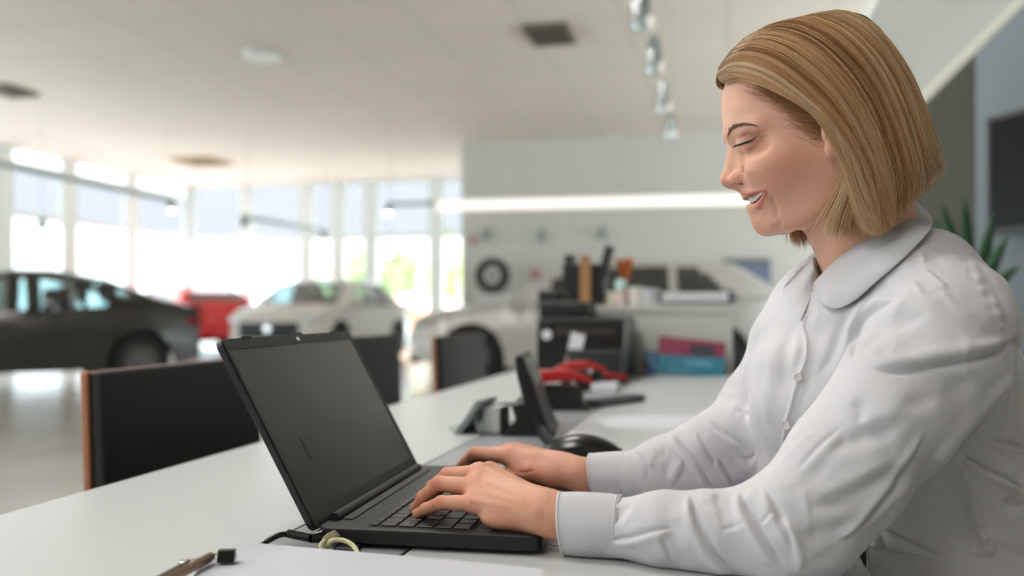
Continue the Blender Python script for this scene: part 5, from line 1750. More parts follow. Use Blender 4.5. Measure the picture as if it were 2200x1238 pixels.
far_arm = fing((1350, 1022, 1.045, .0190), (1300, 1022, 1.052, .0190), (1240, 1022, 1.058, .0195), (1200, 1014, 1.070, .0180))
far_hand = build_hand(far_f, {'wrist': (U3(1205, 1011, 1.072), .0165)}, far_t, far_arm,
    (U3(960, 0, 1.14)[0], 1.0, -.218), (U3(1370, 0, 1.03)[0], 1.225, -.140),
    [(U3(1150, 1000, 1.085), (.03, .02, .014), .012), (U3(1130, 985, 1.12), (.03, .034, .012), .012)],
    [(((1035, 984), (1070, 986), (1110, 998)), 6, .0005), (((1108, 1012), (1125, 1016), (1150, 1010)), 3, -.0012), (((1200, 1005), (1215, 1020), (1212, 1040)), 6, .0006), (((1110, 1020), (1090, 1008), (1075, 1006)), 4, -.0010)])
for V, Q, C in (near_hand, far_hand):
    SKIN.append((local(V), Q, C))
def nail(tip, prev, side, r, m=M_nail):
    """a nail plate on the upper front of a fingertip"""
    tip = np.array(tip); prev = np.array(prev)
    f = tip - prev; f /= np.linalg.norm(f)
    up_ = np.array([0, 0, 1.0]) - f * f[2]; up_ = up_ + side * .35; up_ -= f * (up_ @ f); up_ /= np.linalg.norm(up_)
    s_ = np.cross(f, up_)
    mb = MB(); vs = []; fs = []
    A_, B_ = 7, 7
    for i in range(A_):
        a = -1 + 2 * i / (A_ - 1)
        for k in range(B_):
            b = -1 + 2 * k / (B_ - 1)
            ww = .92 * (1 - .18 * abs(a) ** 4)
            p = tip + f * (r * (.15 + .75 * a)) + s_ * (r * ww * b * .8) + up_ * (r * (1.06 - .42 * b * b - .10 * max(a, 0)))
            vs.append(Vector(local(p[None])[0]))
    for i in range(A_ - 1):
        for k in range(B_ - 1): fs.append((i * B_ + k, i * B_ + k + 1, (i + 1) * B_ + k + 1, (i + 1) * B_ + k))
    o = mb.add(vs, fs).build('fingernail', m, woman, smooth=True)
    md = o.modifiers.new('thick', 'SOLIDIFY'); md.thickness = .0006; md.offset = 0
for f in near_f: nail(f[3][0], f[2][0], np.array([0, -.6, 0]), f[3][1])
for f in far_f: nail(f[3][0], f[2][0], np.array([0, 0, 0]), f[3][1])
nail(far_t[3][0], far_t[2][0], np.array([0, -.4, .3]), far_t[3][1])
# ---------------------------------------------------------------- hair
HSL = [(22, 1785, 1812, 1800, .006), (30, 1735, 1850, 1800, .022), (50, 1655, 1885, 1795, .042), (80, 1598, 1912, 1795, .060), (120, 1558, 1934, 1800, .074), (160, 1538, 1955, 1805, .082), (200, 1540, 1976, 1810, .087),
       (250, 1550, 1994, 1815, .090), (300, 1570, 2003, 1825, .0925), (350, 1600, 2008, 1840, .093), (400, 1640, 1992, 1850, .092), (450, 1690, 1960, 1850, .090), (520, 1740, 1920, 1840, .088)]
hsl = np.array([[HL(1700, a)[2], HL(b, a)[0], HL(c, a)[0], HL(e, a)[0], w_] for a, b, c, e, w_ in HSL])[::-1]
def hair_shell(P, h, inset=0.0):
    x, y, z = P[..., 0], np.abs(P[..., 1]), P[..., 2]
    zi = np.clip(z, hsl[0, 0], hsl[-1, 0])
    xf, xb, xm, w_ = [np.interp(zi, hsl[:, 0], hsl[:, i]).astype(np.float32) for i in range(1, 5)]
    a = np.where(x < xm, xm - xf, xb - xm)
    F = ((np.abs(x - xm) / a) ** 2.1 + (y / w_) ** 2.1) ** 0.476 - 1
    g = np.gradient(F, h)
    F = F / (np.sqrt(g[0] ** 2 + g[1] ** 2 + g[2] ** 2) + 3.0)
    return smax(F, z - hsl[-1, 0], .004) + inset
def build_hair():
    h = .0025
    lo, hi = HL(1500, 560), HL(2060, 0)
    P, ax = grid_points((lo[0], -.11, lo[2]), (hi[0], .11, hi[2]), h)
    F = hair_shell(P, h).astype(np.float32)
    pick = make_pick(F, ax)
    # scalp cap under the strands
    cap = F + .0085
    face = np.array([HL(px, py, .06)[[0, 2]] for px, py in ((1300, 140), (1585, 140), (1615, 166), (1650, 196), (1705, 228), (1762, 246), (1798, 300), (1832, 360), (1846, 430), (1856, 700), (1300, 700))])
    D2 = s_poly2(P[:, 0, :, 0], P[:, 0, :, 2], face)[:, None, :]
    cap = smax(cap, -(D2 + 0 * cap), .006)
    bot = np.array([HL(px, py, 0)[[0, 2]] for px, py in ((1700, 505), (1880, 492), (1925, 440), (1985, 398), (2100, 350), (2200, -100), (1400, -100), (1400, 505))])
    D3 = s_poly2(P[:, 0, :, 0], P[:, 0, :, 2], bot)[:, None, :]
    cap = smax(cap, D3 + 0 * cap, .006)
    V, Q = surface_nets(cap, ax)
    V = smooth_mesh(V, Q, 3, .5)
    nz = .5 + .5 * vnoise(V * np.array([1, 1, .2]), 160, 4)
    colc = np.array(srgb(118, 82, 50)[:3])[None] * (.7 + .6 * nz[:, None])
    GUIDES = [
        ((1552, 178), (1588, 172), (1640, 186), (1700, 216), (1752, 252), (1788, 310), (1815, 372), (1838, 440), (1860, 500)),
        ((1541, 166), (1572, 148), (1640, 164), (1712, 212), (1775, 268), (1815, 332), (1842, 400), (1862, 455), (1880, 506)),
        ((1545, 146), (1590, 122), (1655, 136), (1735, 192), (1800, 262), (1843, 335), (1870, 410), (1886, 465), (1893, 504)),
        ((1566, 114), (1620, 95), (1690, 118), (1770, 185), (1830, 265), (1868, 345), (1890, 415), (1900, 465), (1903, 496)),
        ((1602, 80), (1665, 68), (1740, 98), (1815, 168), (1868, 255), (1900, 340), (1916, 405), (1920, 445), (1916, 474)),
        ((1650, 55), (1715, 46), (1790, 80), (1860, 152), (1906, 240), (1934, 325), (1946, 385), (1946, 420), (1938, 450)),
        ((1710, 38), (1775, 36), (1845, 74), (1906, 148), (1946, 235), (1970, 315), (1980, 365), (1978, 398), (1968, 426)),
        ((1770, 26), (1825, 34), (1885, 78), (1936, 150), (1972, 235), (1992, 305), (2003, 350), (2006, 376), (2000, 398)),
        ((1800, 23), (1848, 36), (1902, 82), (1950, 155), (1984, 235), (2001, 300), (2012, 340), (2022, 356), (2024, 366))]
    G = []
    NP = 26
    for gi, g in enumerate(GUIDES):
        cp = curve_px(g, 8)
        p3 = np.array([pick(a, b, 0.0) for a, b in cp])
        L = np.concatenate([[0], np.cumsum(np.linalg.norm(np.diff(p3, axis=0), axis=1))])
        u = np.linspace(0, L[-1], NP)
        G.append(np.stack([np.interp(u, L, p3[:, k]) for k in range(3)], 1))
    bk = [HL(a, b, 0) for a, b in curve_px(((1812, 23), (1866, 42), (1932, 112), (1978, 200), (2004, 288), (2012, 335), (2016, 362)), 8)]
    bk = np.array(bk); bk[:, 1] = -.004
    L = np.concatenate([[0], np.cumsum(np.linalg.norm(np.diff(bk, axis=0), axis=1))]); u = np.linspace(0, L[-1], NP)
    G.append(np.stack([np.interp(u, L, bk[:, k]) for k in range(3)], 1))
    G = np.array(G)
    cen = HL(1800, 260, 0)
    rs = np.random.RandomState(11)
    S, Cc, Rr = [], [], []
    pal = np.array([srgb(*c)[:3] for c in ((108, 66, 34), (164, 112, 66), (206, 158, 106), (230, 196, 152), (238, 218, 186))])
    def lookup(v):
        v = np.clip(v, 0, .999) * (len(pal) - 1)
        i = v.astype(int); f = (v - i)[:, None]
        return pal[i] * (1 - f) + pal[i + 1] * f
    n1 = rs.uniform(0, 1, 512); n2 = rs.uniform(0, 1, 512)
    def band(g, f, tab):
        x = g * f; i = np.floor(x).astype(int); t = x - i; t = t * t * (3 - 2 * t)
        return tab[i % 512] * (1 - t) + tab[(i + 1) % 512] * t
    def strands(N, side, gmin, gmax, dmin, dmax, rad, tipcut=1.0, seed=0, t0=0.0):
        r = np.random.RandomState(seed)
        g = gmin + (gmax - gmin) * r.uniform(0, 1, N)
        # clumping: pull towards clump centres as the strand goes down
        nc = 120
        gc = (np.floor(g * nc / 8) + .5) * 8 / nc
        tl = np.linspace(0, 1, NP)
        depth = dmin + (dmax - dmin) * r.uniform(0, 1, N) ** 1.3
        end = tipcut * (1 - .12 * r.uniform(0, 1, N) ** 2)
        st = t0 * r.uniform(0, 1, N)
        out = np.zeros((N, NP, 3))
        cl = .55 * smoothstep(.1, .8, tl)
        wv = r.normal(0, 1, (N, 3))
        ph = r.uniform(0, 6.28, (N, 2))
        for k in range(NP):
            tk = st + (end - st) * tl[k]
            gk = g + (gc - g) * cl[k] + .05 * np.sin(ph[:, 0] + tl[k] * 5) * .5
            gk = np.clip(gk, 0, len(G) - 1.001)
            i = gk.astype(int); f = gk - i
            q = tk * (NP - 1); j = np.clip(q.astype(int), 0, NP - 2); e = q - j
            p = (G[i, j] * (1 - e)[:, None] + G[i, j + 1] * e[:, None]) * (1 - f)[:, None] + (G[i + 1, j] * (1 - e)[:, None] + G[i + 1, j + 1] * e[:, None]) * f[:, None]
            nrm = p - cen; nrm[:, 2] *= .55
            nrm /= np.linalg.norm(nrm, axis=1, keepdims=True)
            dd = depth * (.25 + .75 * smoothstep(0, .25, tl[k])) + .0012 * (band(gc, 17.3, n2) - .5) * (1 + tl[k])
            wob = .0006 * np.sin(ph[:, 1] + tl[k] * 7) + .0005 * wv[:, 0] * tl[k] ** 2
            out[:, k] = p - nrm * dd[:, None] + wv * (.0004 + .0024 * tl[k] ** 4)[..., None] if np.ndim(tl[k]) else p - nrm * dd[:, None] + wv * (.0003 + .0022 * tl[k] ** 5) + nrm * wob[:, None]
        out[:, :, 1] *= side
        v = .08 + .42 * band(g, 9.0, n1) + .58 * band(g, 33.0, n2) + .15 * r.normal(0, 1, N)
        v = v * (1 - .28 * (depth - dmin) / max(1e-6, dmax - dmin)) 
        v += np.where(g < 1.6, .18, 0) - np.where((g > 2.4) & (g < 5.6), .10, 0)
        base = lookup(v)
        tipb = lookup(v + .16)
        colr = base[:, None] * (1 - tl[None, :, None] ** 1.5) + tipb[:, None] * tl[None, :, None] ** 1.5
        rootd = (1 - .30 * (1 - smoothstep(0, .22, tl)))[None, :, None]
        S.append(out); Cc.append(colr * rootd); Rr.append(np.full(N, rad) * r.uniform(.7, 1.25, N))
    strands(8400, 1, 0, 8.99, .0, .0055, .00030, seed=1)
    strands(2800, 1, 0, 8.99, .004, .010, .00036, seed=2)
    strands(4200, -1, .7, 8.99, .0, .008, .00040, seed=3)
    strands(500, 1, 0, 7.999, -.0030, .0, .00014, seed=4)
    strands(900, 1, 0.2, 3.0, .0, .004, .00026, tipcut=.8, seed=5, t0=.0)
    # free pieces drawn with their own guides: (near?, px points, y shift inwards, count, spread, radius, shade)
    def lock(pts, yh, n, spread, rad, shade, seed, jig=.0015, endcut=.15, yend=None):
        r = np.random.RandomState(seed)
        cp = curve_px(pts, 6)
        y_ = np.linspace(0, 1, len(cp))
        ye = yh if yend is None else yend
        p3 = np.array([HL(a, b, yh + (ye - yh) * t) for (a, b), t in zip(cp, y_)])
        L = np.concatenate([[0], np.cumsum(np.linalg.norm(np.diff(p3, axis=0), axis=1))])
        u = np.linspace(0, 1, NP)
        o = r.normal(0, 1, (n, 3)) * np.array(spread)
        end = 1 - endcut * r.uniform(0, 1, n)
        out = np.zeros((n, NP, 3))
        w = r.normal(0, 1, (n, 3))
        for k in range(NP):
            t = u[k] * end * L[-1]
            p = np.stack([np.interp(t, L, p3[:, q]) for q in range(3)], 1)
            out[:, k] = p + o * (.35 + .65 * u[k]) + w * jig * u[k] ** 2
        v = shade + .14 * r.normal(0, 1, n)
        S.append(out); Cc.append(np.repeat(lookup(v)[:, None], NP, 1)); Rr.append(np.full(n, rad) * r.uniform(.7, 1.2, n))
    lock(((1838, 330), (1828, 390), (1812, 440), (1797, 480), (1790, 512)), .078, 420, (.007, .004, .003), .00030, .86, 21, yend=.066)
    lock(((1846, 340), (1842, 400), (1832, 450), (1826, 485), (1822, 510)), .076, 420, (.008, .005, .003), .00030, .62, 22, yend=.066)
    lock(((1852, 350), (1858, 410), (1858, 460), (1858, 500)), .074, 360, (.009, .006, .003), .00034, .40, 23, yend=.060)
    lock(((1826, 345), (1812, 385), (1792, 430), (1770, 462), (1752, 486)), .076, 60, (.004, .003, .003), .00016, .75, 24, .004, yend=.060)
    lock(((1770, 330), (1740, 400), (1722, 460), (1716, 500), (1722, 532)), -.064, 420, (.006, .004, .002), .00036, .45, 25)
    lock(((1792, 330), (1770, 400), (1752, 470), (1748, 520)), -.066, 420, (.008, .004, .002), .00040, .40, 26)
    # fine dark hair over the temple, swept back under the top layer
    r = np.random.RandomState(31)
    hp = FACE['pick']
    n = 560
    hl = curve_px(((1596, 184), (1626, 198), (1654, 214), (1682, 236), (1700, 262), (1724, 284), (1752, 292)), 10)
    out = np.zeros((n, NP, 3))
    for i in range(n):
        t = r.uniform(0, 1); k = t * (len(hl) - 2); j = int(k)
        ax0, ay0 = hl[j][0] + (hl[j + 1][0] - hl[j][0]) * (k - j), hl[j][1] + (hl[j + 1][1] - hl[j][1]) * (k - j)
        ax0 += r.normal(6, 12); ay0 += r.normal(-6, 9)
        ex, ey = ax0 + r.uniform(48, 78), ay0 + r.uniform(8, 26) - 18 * t
        mx_, my_ = (ax0 + ex) / 2 + r.normal(0, 3), (ay0 + ey) / 2 + r.uniform(3, 10)
        pts = [hp(ax0, ay0, .0002), hp(mx_, my_, -.0012 - .001 * r.uniform()), hp(ex, ey, -.0030)]
        sp_ = spline([Vector(p) for p in pts], 13)[:NP]
        out[i] = np.array([list(v) for v in sp_])
    v = .34 + .18 * r.normal(0, 1, n)
    S.append(out); Cc.append(np.repeat(lookup(v)[:, None], NP, 1)); Rr.append(np.full(n, .00010) * r.uniform(.6, 1.4, n))
    # tubes
    P3 = np.concatenate(S); CC = np.concatenate(Cc); RR = np.concatenate(Rr)
    N = len(P3)
    T = np.gradient(P3, axis=1); T /= np.linalg.norm(T, axis=2, keepdims=True) + 1e-12
    ref = np.array([0, 1.0, 0]) * np.ones_like(T)
    A = np.cross(T, ref); A /= np.linalg.norm(A, axis=2, keepdims=True) + 1e-9
    B = np.cross(T, A)
    u = np.linspace(0, 1, NP)
    prof_ = np.clip(np.minimum(u / .06 + .4, 1), 0, 1) * (1 - .75 * u ** 4)
    rad = RR[:, None] * prof_[None]
    rings = []
    for k in range(3):
        an = 2 * math.pi * k / 3
        rings.append(P3 + (A * math.cos(an) + B * math.sin(an)) * rad[..., None])
    VV = np.stack(rings, 2).reshape(-1, 3)
    col = np.repeat(CC.reshape(N * NP, 3), 3, axis=0)
    base = (np.arange(N)[:, None] * NP + np.arange(NP - 1)[None]).reshape(-1) * 3
    QQ = np.concatenate([np.stack([base + k, base + (k + 1) % 3, base + 3 + (k + 1) % 3, base + 3 + k], 1) for k in range(3)])
    return V, Q, colc, VV, QQ, col
M_hair = bpy.data.materials.new('hair')
M_hair.use_nodes = True
def setup_hair(m):
    nt = m.node_tree
    b = nt.nodes['Principled BSDF']
    at = nt.nodes.new('ShaderNodeVertexColor'); at.layer_name = 'pigment'
    nt.links.new(at.outputs['Color'], b.inputs['Base Color'])
    b.inputs['Roughness'].default_value = .42
    b.inputs['Specular IOR Level'].default_value = .5
    b.inputs['Specular Tint'].default_value = (1, .86, .66, 1)
    b.inputs['Sheen Weight'].default_value = .0
setup_hair(M_hair)
hV, hQ, hC, sV, sQ, sC = build_hair()
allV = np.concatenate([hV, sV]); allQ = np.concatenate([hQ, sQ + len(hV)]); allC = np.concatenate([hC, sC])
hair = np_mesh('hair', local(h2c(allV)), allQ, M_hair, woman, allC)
# ---------------------------------------------------------------- shirt
def sparse_field(f, lo, hi, h, blk=6, chunk=400000):
    """fine field evaluated only near the surface; f takes (N,3) points"""
    H = h * blk
    n = [int(math.ceil((b - a) / H)) for a, b in zip(lo, hi)]
    cax = [np.float32(a) + (np.arange(k, dtype=np.float32) + .5) * H for a, k in zip(lo, n)]
    g = np.stack(np.meshgrid(*cax, indexing='ij'), -1).reshape(-1, 3)
    Fc = np.concatenate([f(g[i:i + chunk]) for i in range(0, len(g), chunk)]).reshape(n)
    near = np.abs(Fc) < H * 1.25
    F = np.repeat(np.repeat(np.repeat(Fc, blk, 0), blk, 1), blk, 2).astype(np.float32)
    idx = np.argwhere(near)
    off = np.stack(np.meshgrid(*[np.arange(blk)] * 3, indexing='ij'), -1).reshape(-1, 3)
    lo_ = np.array(lo, np.float32)
    per = max(1, chunk // (blk ** 3))
    for i in range(0, len(idx), per):
        gi = (idx[i:i + per, None] * blk + off[None]).reshape(-1, 3)
        v = f((lo_ + gi * h).astype(np.float32))
        F[tuple(gi.T)] = v
    ax = [np.float32(a) + np.arange(k * blk, dtype=np.float32) * h for a, k in zip(lo, n)]
    return F, ax
TABLE_W = TZ - CAM_H
def cone4(P, a, b): return s_cone(P, U3(*a[:3]), U3(*b[:3]), a[3], b[3])
NEAR_ARM = [(1318, 1131, .826, .0275), (1420, 1141, .808, .0310), (1540, 1148, .794, .0350), (1668, 1146, .785, .0430), (1735, 1126, .783, .0465)]
NEAR_UP = [(1726, 1118, .783, .0475), (1816, 1008, .795, .0505), (1914, 888, .808, .0560), (1996, 782, .825, .0590), (2036, 702, .845, .0600)]
FAR_ARM = [(1358, 1020, 1.040, .0245), (1430, 1004, 1.032, .0325), (1520, 978, 1.025, .0390), (1582, 950, 1.020, .0420)]
FAR_UP = [(1580, 945, 1.022, .0430), (1636, 884, 1.045, .0450), (1700, 815, 1.075, .0480), (1744, 767, 1.10, .0500)]
TF = np.array([-math.cos(R(14)), -math.sin(R(14)), 0]); TS = np.array([-math.sin(R(14)), math.cos(R(14)), 0])  # chest facing, across
TRot = np.stack([TF, TS, np.array([0, 0, 1.0])])
def shirt_field(P):
    t = s_ell(P, U3(1868, 850, .985), (.118, .165, .170), TRot)
    t = smin(t, s_ell(P, U3(1905, 1090, .985), (.125, .160, .22), TRot), .07)
    t = smin(t, s_ell(P, U3(1925, 1400, .99), (.135, .175, .16), TRot), .06)
    t = smin(t, s_ell(P, U3(1745, 860, .930), (.060, .062, .066), TRot), .035)
    t = smin(t, s_ell(P, U3(1718, 850, 1.035), (.055, .058, .064), TRot), .035)
    t = smin(t, cone4(P, (1905, 615, .975, .052), (1968, 628, .905, .056)), .04)
    t = smin(t, cone4(P, (1970, 628, .905, .054), (2030, 704, .850, .058)), .03)
    t = smin(t, cone4(P, (1890, 668, 1.02, .050), (1748, 765, 1.09, .048)), .04)
    t = smin(t, s_ell(P, U3(1865, 722, 1.0), (.075, .11, .075), TRot), .04)
    fa = None
    for a, b in zip(FAR_ARM[:-1] + FAR_UP[:-1], FAR_ARM[1:] + FAR_UP[1:]):
        e = cone4(P, a, b); fa = e if fa is None else smin(fa, e, .014)
    d = smin(t, fa, .014)
    na = None
    for a, b in zip(NEAR_ARM[:-1] + NEAR_UP[:-1], NEAR_ARM[1:] + NEAR_UP[1:]):
        e = cone4(P, a, b); na = e if na is None else smin(na, e, .016)
    d = smin(d, na, .010)
    # gentle drape undulations
    d = d + .0022 * np.sin(P[..., 0] * 46 + P[..., 2] * 62 + 1.4 * np.sin(P[..., 2] * 23)) * np.sin(P[..., 2] * 31 - P[..., 0] * 17 + P[..., 1] * 25)
    # neck opening
    d = sub(d, s_chain(P, [U3(1845, 480, .945), U3(1890, 572, .943), U3(1912, 640, .945)], [.056, .0545, .048]), .004)
    d = sub(d, s_chain(P, [U3(1790, 560, .945), U3(1762, 600, .945), U3(1748, 628, .940)], [.018, .010, .003]), .006)
    # rests on the desk top where it is over it
    xw = P[..., 0] * ca - P[..., 1] * sa
    d = smax(d, np.where(xw < XD + .01, TABLE_W + .0008 - P[..., 2], -1.0), .0015)
    d = np.maximum(d, -.52 - P[..., 2])
    return d
SH_H = .0019
sh_lo = (U3(1300, 0, 1.04)[0] - .03, .705, -.53); sh_hi = (.66, 1.185, .10)
sh_F, sh_ax = sparse_field(shirt_field, sh_lo, sh_hi, SH_H)
sh_V, sh_Q = surface_nets(sh_F, sh_ax)
sh_V = smooth_mesh(sh_V, sh_Q, 2, .5)
def ray_pick(F, ax, px, py, off=0.0, d0=.7, d1=1.18):
    org = np.array([a[0] for a in ax]); h = ax[0][1] - ax[0][0]
    r = np.array([(px - CXP) / FPX, 1.0, (HZ - py) / FPX])
    ds = np.linspace(d0, d1, 1500)
    i = np.round((r[None] * ds[:, None] - org) / h).astype(int)
    ok = ((i >= 0) & (i < np.array(F.shape))).all(1)
    v = np.full(len(ds), 1.0); v[ok] = F[tuple(i[ok].T)]
    k = np.argmax(v < 0) if (v < 0).any() else int(np.argmin(v))
    return r * (ds[k] - off)
def shp(px, py, off=0.0): return ray_pick(sh_F, sh_ax, px, py, off)

def fold_shirt(V, Q):
    N = v_normals(V, Q)
    px, py = proj(V)
    vis = smoothstep(-.05, .3, -(N * (V / np.linalg.norm(V, axis=1, keepdims=True))).sum(1))
    d = V[:, 1]
    # which limb a vertex belongs to, so that a fold stays on its own piece of cloth
    na = np.full(len(V), 1.0); fa = np.full(len(V), 1.0)
    for a, b in zip(NEAR_ARM[:-1] + NEAR_UP[:-1], NEAR_ARM[1:] + NEAR_UP[1:]): na = np.minimum(na, cone4(V, a, b))
    for a, b in zip(FAR_ARM[:-1] + FAR_UP[:-1], FAR_ARM[1:] + FAR_UP[1:]): fa = np.minimum(fa, cone4(V, a, b))
    mN = 1 - smoothstep(.004, .016, na); mF = 1 - smoothstep(.004, .016, fa); mT = 1 - np.maximum(mN, mF)
    D = np.zeros(len(V))
    def S(m, pts, w, h, kind='ridge', tp=.3):
        nonlocal D
        D = D + m * stroke(px, py, pts, w, h, tp, kind)
    # near forearm
    S(mN, ((1483, 1062), (1490, 1100), (1508, 1150), (1538, 1196), (1580, 1232)), 11, .0052, 'fold', .18)
    S(mN, ((1587, 1050), (1600, 1090), (1625, 1137), (1656, 1186), (1684, 1218)), 12, .0058, 'fold', .18)
    S(mN, ((1638, 1040), (1664, 1094), (1690, 1146), (1704, 1190)), 11, .0045, 'fold')
    S(mN, ((1306, 1160), (1344, 1158), (1376, 1150), (1415, 1140), (1450, 1136)), 9, .0034, 'fold', .2)
    S(mN, ((1312, 1128), (1336, 1100), (1362, 1082)), 10, -.0022)
    S(mN, ((1340, 1128), (1352, 1108), (1372, 1090)), 8, .0015)
    S(mN, ((1416, 1146), (1430, 1178), (1444, 1210)), 8, .0020, 'fold')
    S(mN, ((1350, 1168), (1372, 1190), (1392, 1212)), 7, -.0014)
    S(mN, ((1450, 1080), (1458, 1120), (1470, 1160), (1490, 1200)), 12, .0016)
    S(mN, ((1546, 1140), (1580, 1132), (1606, 1126)), 7, .0014, 'fold')
    S(mN, ((1628, 1130), (1650, 1112), (1672, 1098)), 7, .0014, 'fold')
    S(mN, ((1534, 1066), (1546, 1100), (1562, 1130)), 9, -.0016)
    S(mN, ((1496, 1066), (1520, 1072), (1544, 1060)), 7, .0022)
    S(mN, ((1590, 1060), (1606, 1070), (1626, 1046)), 8, .0022)
    # elbow
    S(mN, ((1676, 1108), (1700, 1146), (1716, 1190), (1712, 1236)), 11, .0060, 'ridge', .2)
    S(mN, ((1716, 1160), (1752, 1146), (1796, 1140), (1830, 1110)), 14, -.0042)
    S(mN, ((1724, 1190), (1752, 1182), (1790, 1168)), 9, .0020)
    # upper arm
    S(mN, ((2186, 716), (2150, 748), (2110, 764), (2030, 780), (1945, 793), (1862, 790)), 15, .0060, 'fold', .2)
    S(mN, ((1950, 905), (1905, 925), (1862, 938), (1806, 958), (1766, 984)), 17, -.0038)
    S(mN, ((1940, 880), (1890, 900), (1840, 915)), 16, .0018)
    S(mN, ((1966, 996), (1914, 1020), (1872, 1044), (1800, 1078), (1726, 1088)), 17, -.0046)
    S(mN, ((1940, 976), (1880, 1012), (1810, 1046), (1750, 1058)), 15, .0022)
    S(mN, ((1990, 930), (1950, 990), (1922, 1042), (1886, 1086), (1840, 1136), (1796, 1172)), 8, .0046, 'fold', .15)
    S(mN, ((1970, 1010), (1930, 1062), (1880, 1110), (1830, 1152)), 6, .0025, 'ridge')
    S(mN, ((2196, 800), (2146, 858), (2096, 912), (2040, 974), (1998, 1014)), 11, .0052, 'fold', .15)
    S(mN, ((1830, 860), (1850, 884), (1836, 908)), 12, -.0025)
    S(mN, ((1712, 1016), (1760, 962), (1812, 912)), 9, .0018, 'fold')
    S(mN, ((1700, 1060), (1750, 1020), (1790, 988)), 12, -.0014)
    S(mN, ((2016, 850), (1968, 868), (1930, 868)), 16, -.0018)
    S(mN, ((2092, 806), (2058, 836), (2020, 852)), 15, -.0024)
    # shoulder and yoke
    M1 = np.maximum(mN, mT)
    S(M1, ((1973, 536), (1985, 556), (1980, 572)), 5, .0018)
    S(M1, ((1990, 580), (2014, 596), (2042, 620)), 6, .0028, 'fold')
    S(M1, ((1960, 606), (1976, 626), (1984, 640)), 6, .0016)
    S(M1, ((1930, 640), (1880, 664), (1852, 690), (1838, 730), (1828, 778)), 10, .0048, 'fold', .2)
    S(M1, ((2000, 664), (1962, 684), (1908, 708), (1862, 744), (1846, 780)), 14, -.0034)
    S(M1, ((1950, 650), (1904, 676), (1870, 706)), 10, .0020)
    S(M1, ((2090, 540), (2110, 580), (2136, 620), (2160, 680), (2176, 760)), 7, -.0016)
    S(M1, ((2070, 545), (2040, 560), (2010, 556)), 10, .0016)
    for k in range(14):
        t = k / 13
        cx_, cy_ = 2080 + 92 * t + 10 * math.sin(k * 2.1), 560 + 170 * t
        S(M1, ((cx_ - 13, cy_ - 5), (cx_, cy_), (cx_ + 9, cy_ + 9)), 4.5, .0013 if k % 2 else -.0010, 'ridge', .5)
    # front panels
    S(mT, ((1737, 668), (1729, 703), (1735, 735), (1733, 775), (1717, 812), (1702, 870), (1690, 915), (1682, 970)), 5, .0030, 'step', .05)
    S(mT, ((1760, 676), (1754, 730), (1748, 780), (1726, 850), (1712, 905)), 6, -.0010)
    S(mT, ((1828, 664), (1806, 706), (1786, 760), (1752, 820)), 13, -.0032)
    S(mT, ((1862, 676), (1836, 720), (1812, 790), (1790, 830)), 10, .0030, 'fold')
    S(mT, ((1800, 690), (1780, 740), (1764, 790)), 9, .0020)
    S(mT, ((1700, 690), (1692, 740), (1684, 800), (1676, 870)), 12, -.0026)
    S(mT, ((1682, 700), (1664, 760), (1654, 840), (1654, 920)), 12, .0022)
    S(mT, ((1716, 700), (1708, 750), (1700, 800)), 8, .0018)
    # side and back below the arm
    S(mT, ((1894, 1130), (1940, 1162), (1990, 1186), (2080, 1226)), 10, .0056, 'fold', .15)
    S(mT, ((2050, 980), (2074, 1030), (2086, 1075), (2106, 1143), (2144, 1216)), 10, .0050, 'step', .1)
    S(mT, ((2066, 978), (2110, 1004), (2158, 1028), (2204, 1056)), 8, .0052, 'fold', .15)
    S(mT, ((2120, 946), (2160, 952), (2204, 962)), 8, .0040, 'fold', .15)
    S(mT, ((1884, 1140), (1896, 1180), (1904, 1238)), 9, .0040, 'fold', .2)
    S(mT, ((2150, 1070), (2180, 1090), (2204, 1080)), 12, -.0040)
    for k in range(16):
        t = k / 15
        cx_, cy_ = 2060 + 76 * t, 1000 + 205 * t
        S(mT, ((cx_ - 12, cy_ + 6), (cx_ + 2, cy_), (cx_ + 12, cy_ - 6)), 4, .0018 if k % 2 else -.0012, 'ridge', .5)
    # far sleeve
    S(mF, ((1444, 934), (1468, 968), (1500, 1008), (1530, 1056)), 8, .0054, 'fold', .15)
    S(mF, ((1494, 926), (1506, 950), (1521, 980), (1540, 1010)), 6, .0044, 'fold', .2)
    S(mF, ((1540, 985), (1556, 1014), (1574, 1044)), 7, .0040, 'fold', .2)
    S(mF, ((1521, 900), (1545, 924), (1592, 956), (1600, 962)), 8, .0030, 'fold', .2)
    S(mF, ((1362, 968), (1384, 994), (1392, 1030)), 7, .0028, 'fold', .25)
    S(mF, ((1398, 950), (1402, 980), (1390, 1010)), 7, .0022)
    S(mF, ((1470, 985), (1462, 1020), (1440, 1050)), 9, .0030, 'fold', .25)
    S(mF, ((1424, 950), (1434, 1000), (1428, 1040)), 8, -.0018)
    S(mF, ((1586, 980), (1608, 990), (1630, 970)), 9, .0030, 'fold')
    S(mF, ((1580, 880), (1612, 900), (1626, 930)), 10, .0025, 'fold')
    S(mF, ((1604, 820), (1590, 860), (1560, 900)), 9, .0018)
    S(mF, ((1630, 790), (1616, 850), (1600, 900)), 9, -.0022)
    S(mF, ((1640, 756), (1650, 770), (1646, 792)), 5, .0020, 'fold')
    # broad soft wrinkles everywhere
    W1 = vnoise(V * np.array([1, 1, 1.4]), 26, 12); W2 = vnoise(V, 60, 13)
    D = D + .0016 * W1 + .0006 * W2 + .0011 * (1 - np.abs(vnoise(V * np.array([1.3, 1, .8]), 34, 14)) * 2.2).clip(0, 1)
    keep = 1 - smoothstep(0.0, .004, TABLE_W + .0035 - V[:, 2])
    V = V + N * (D * (.12 + .88 * vis) * keep)[:, None]
    inn = (V[:, 0] * ca - V[:, 1] * sa) < XD + .012
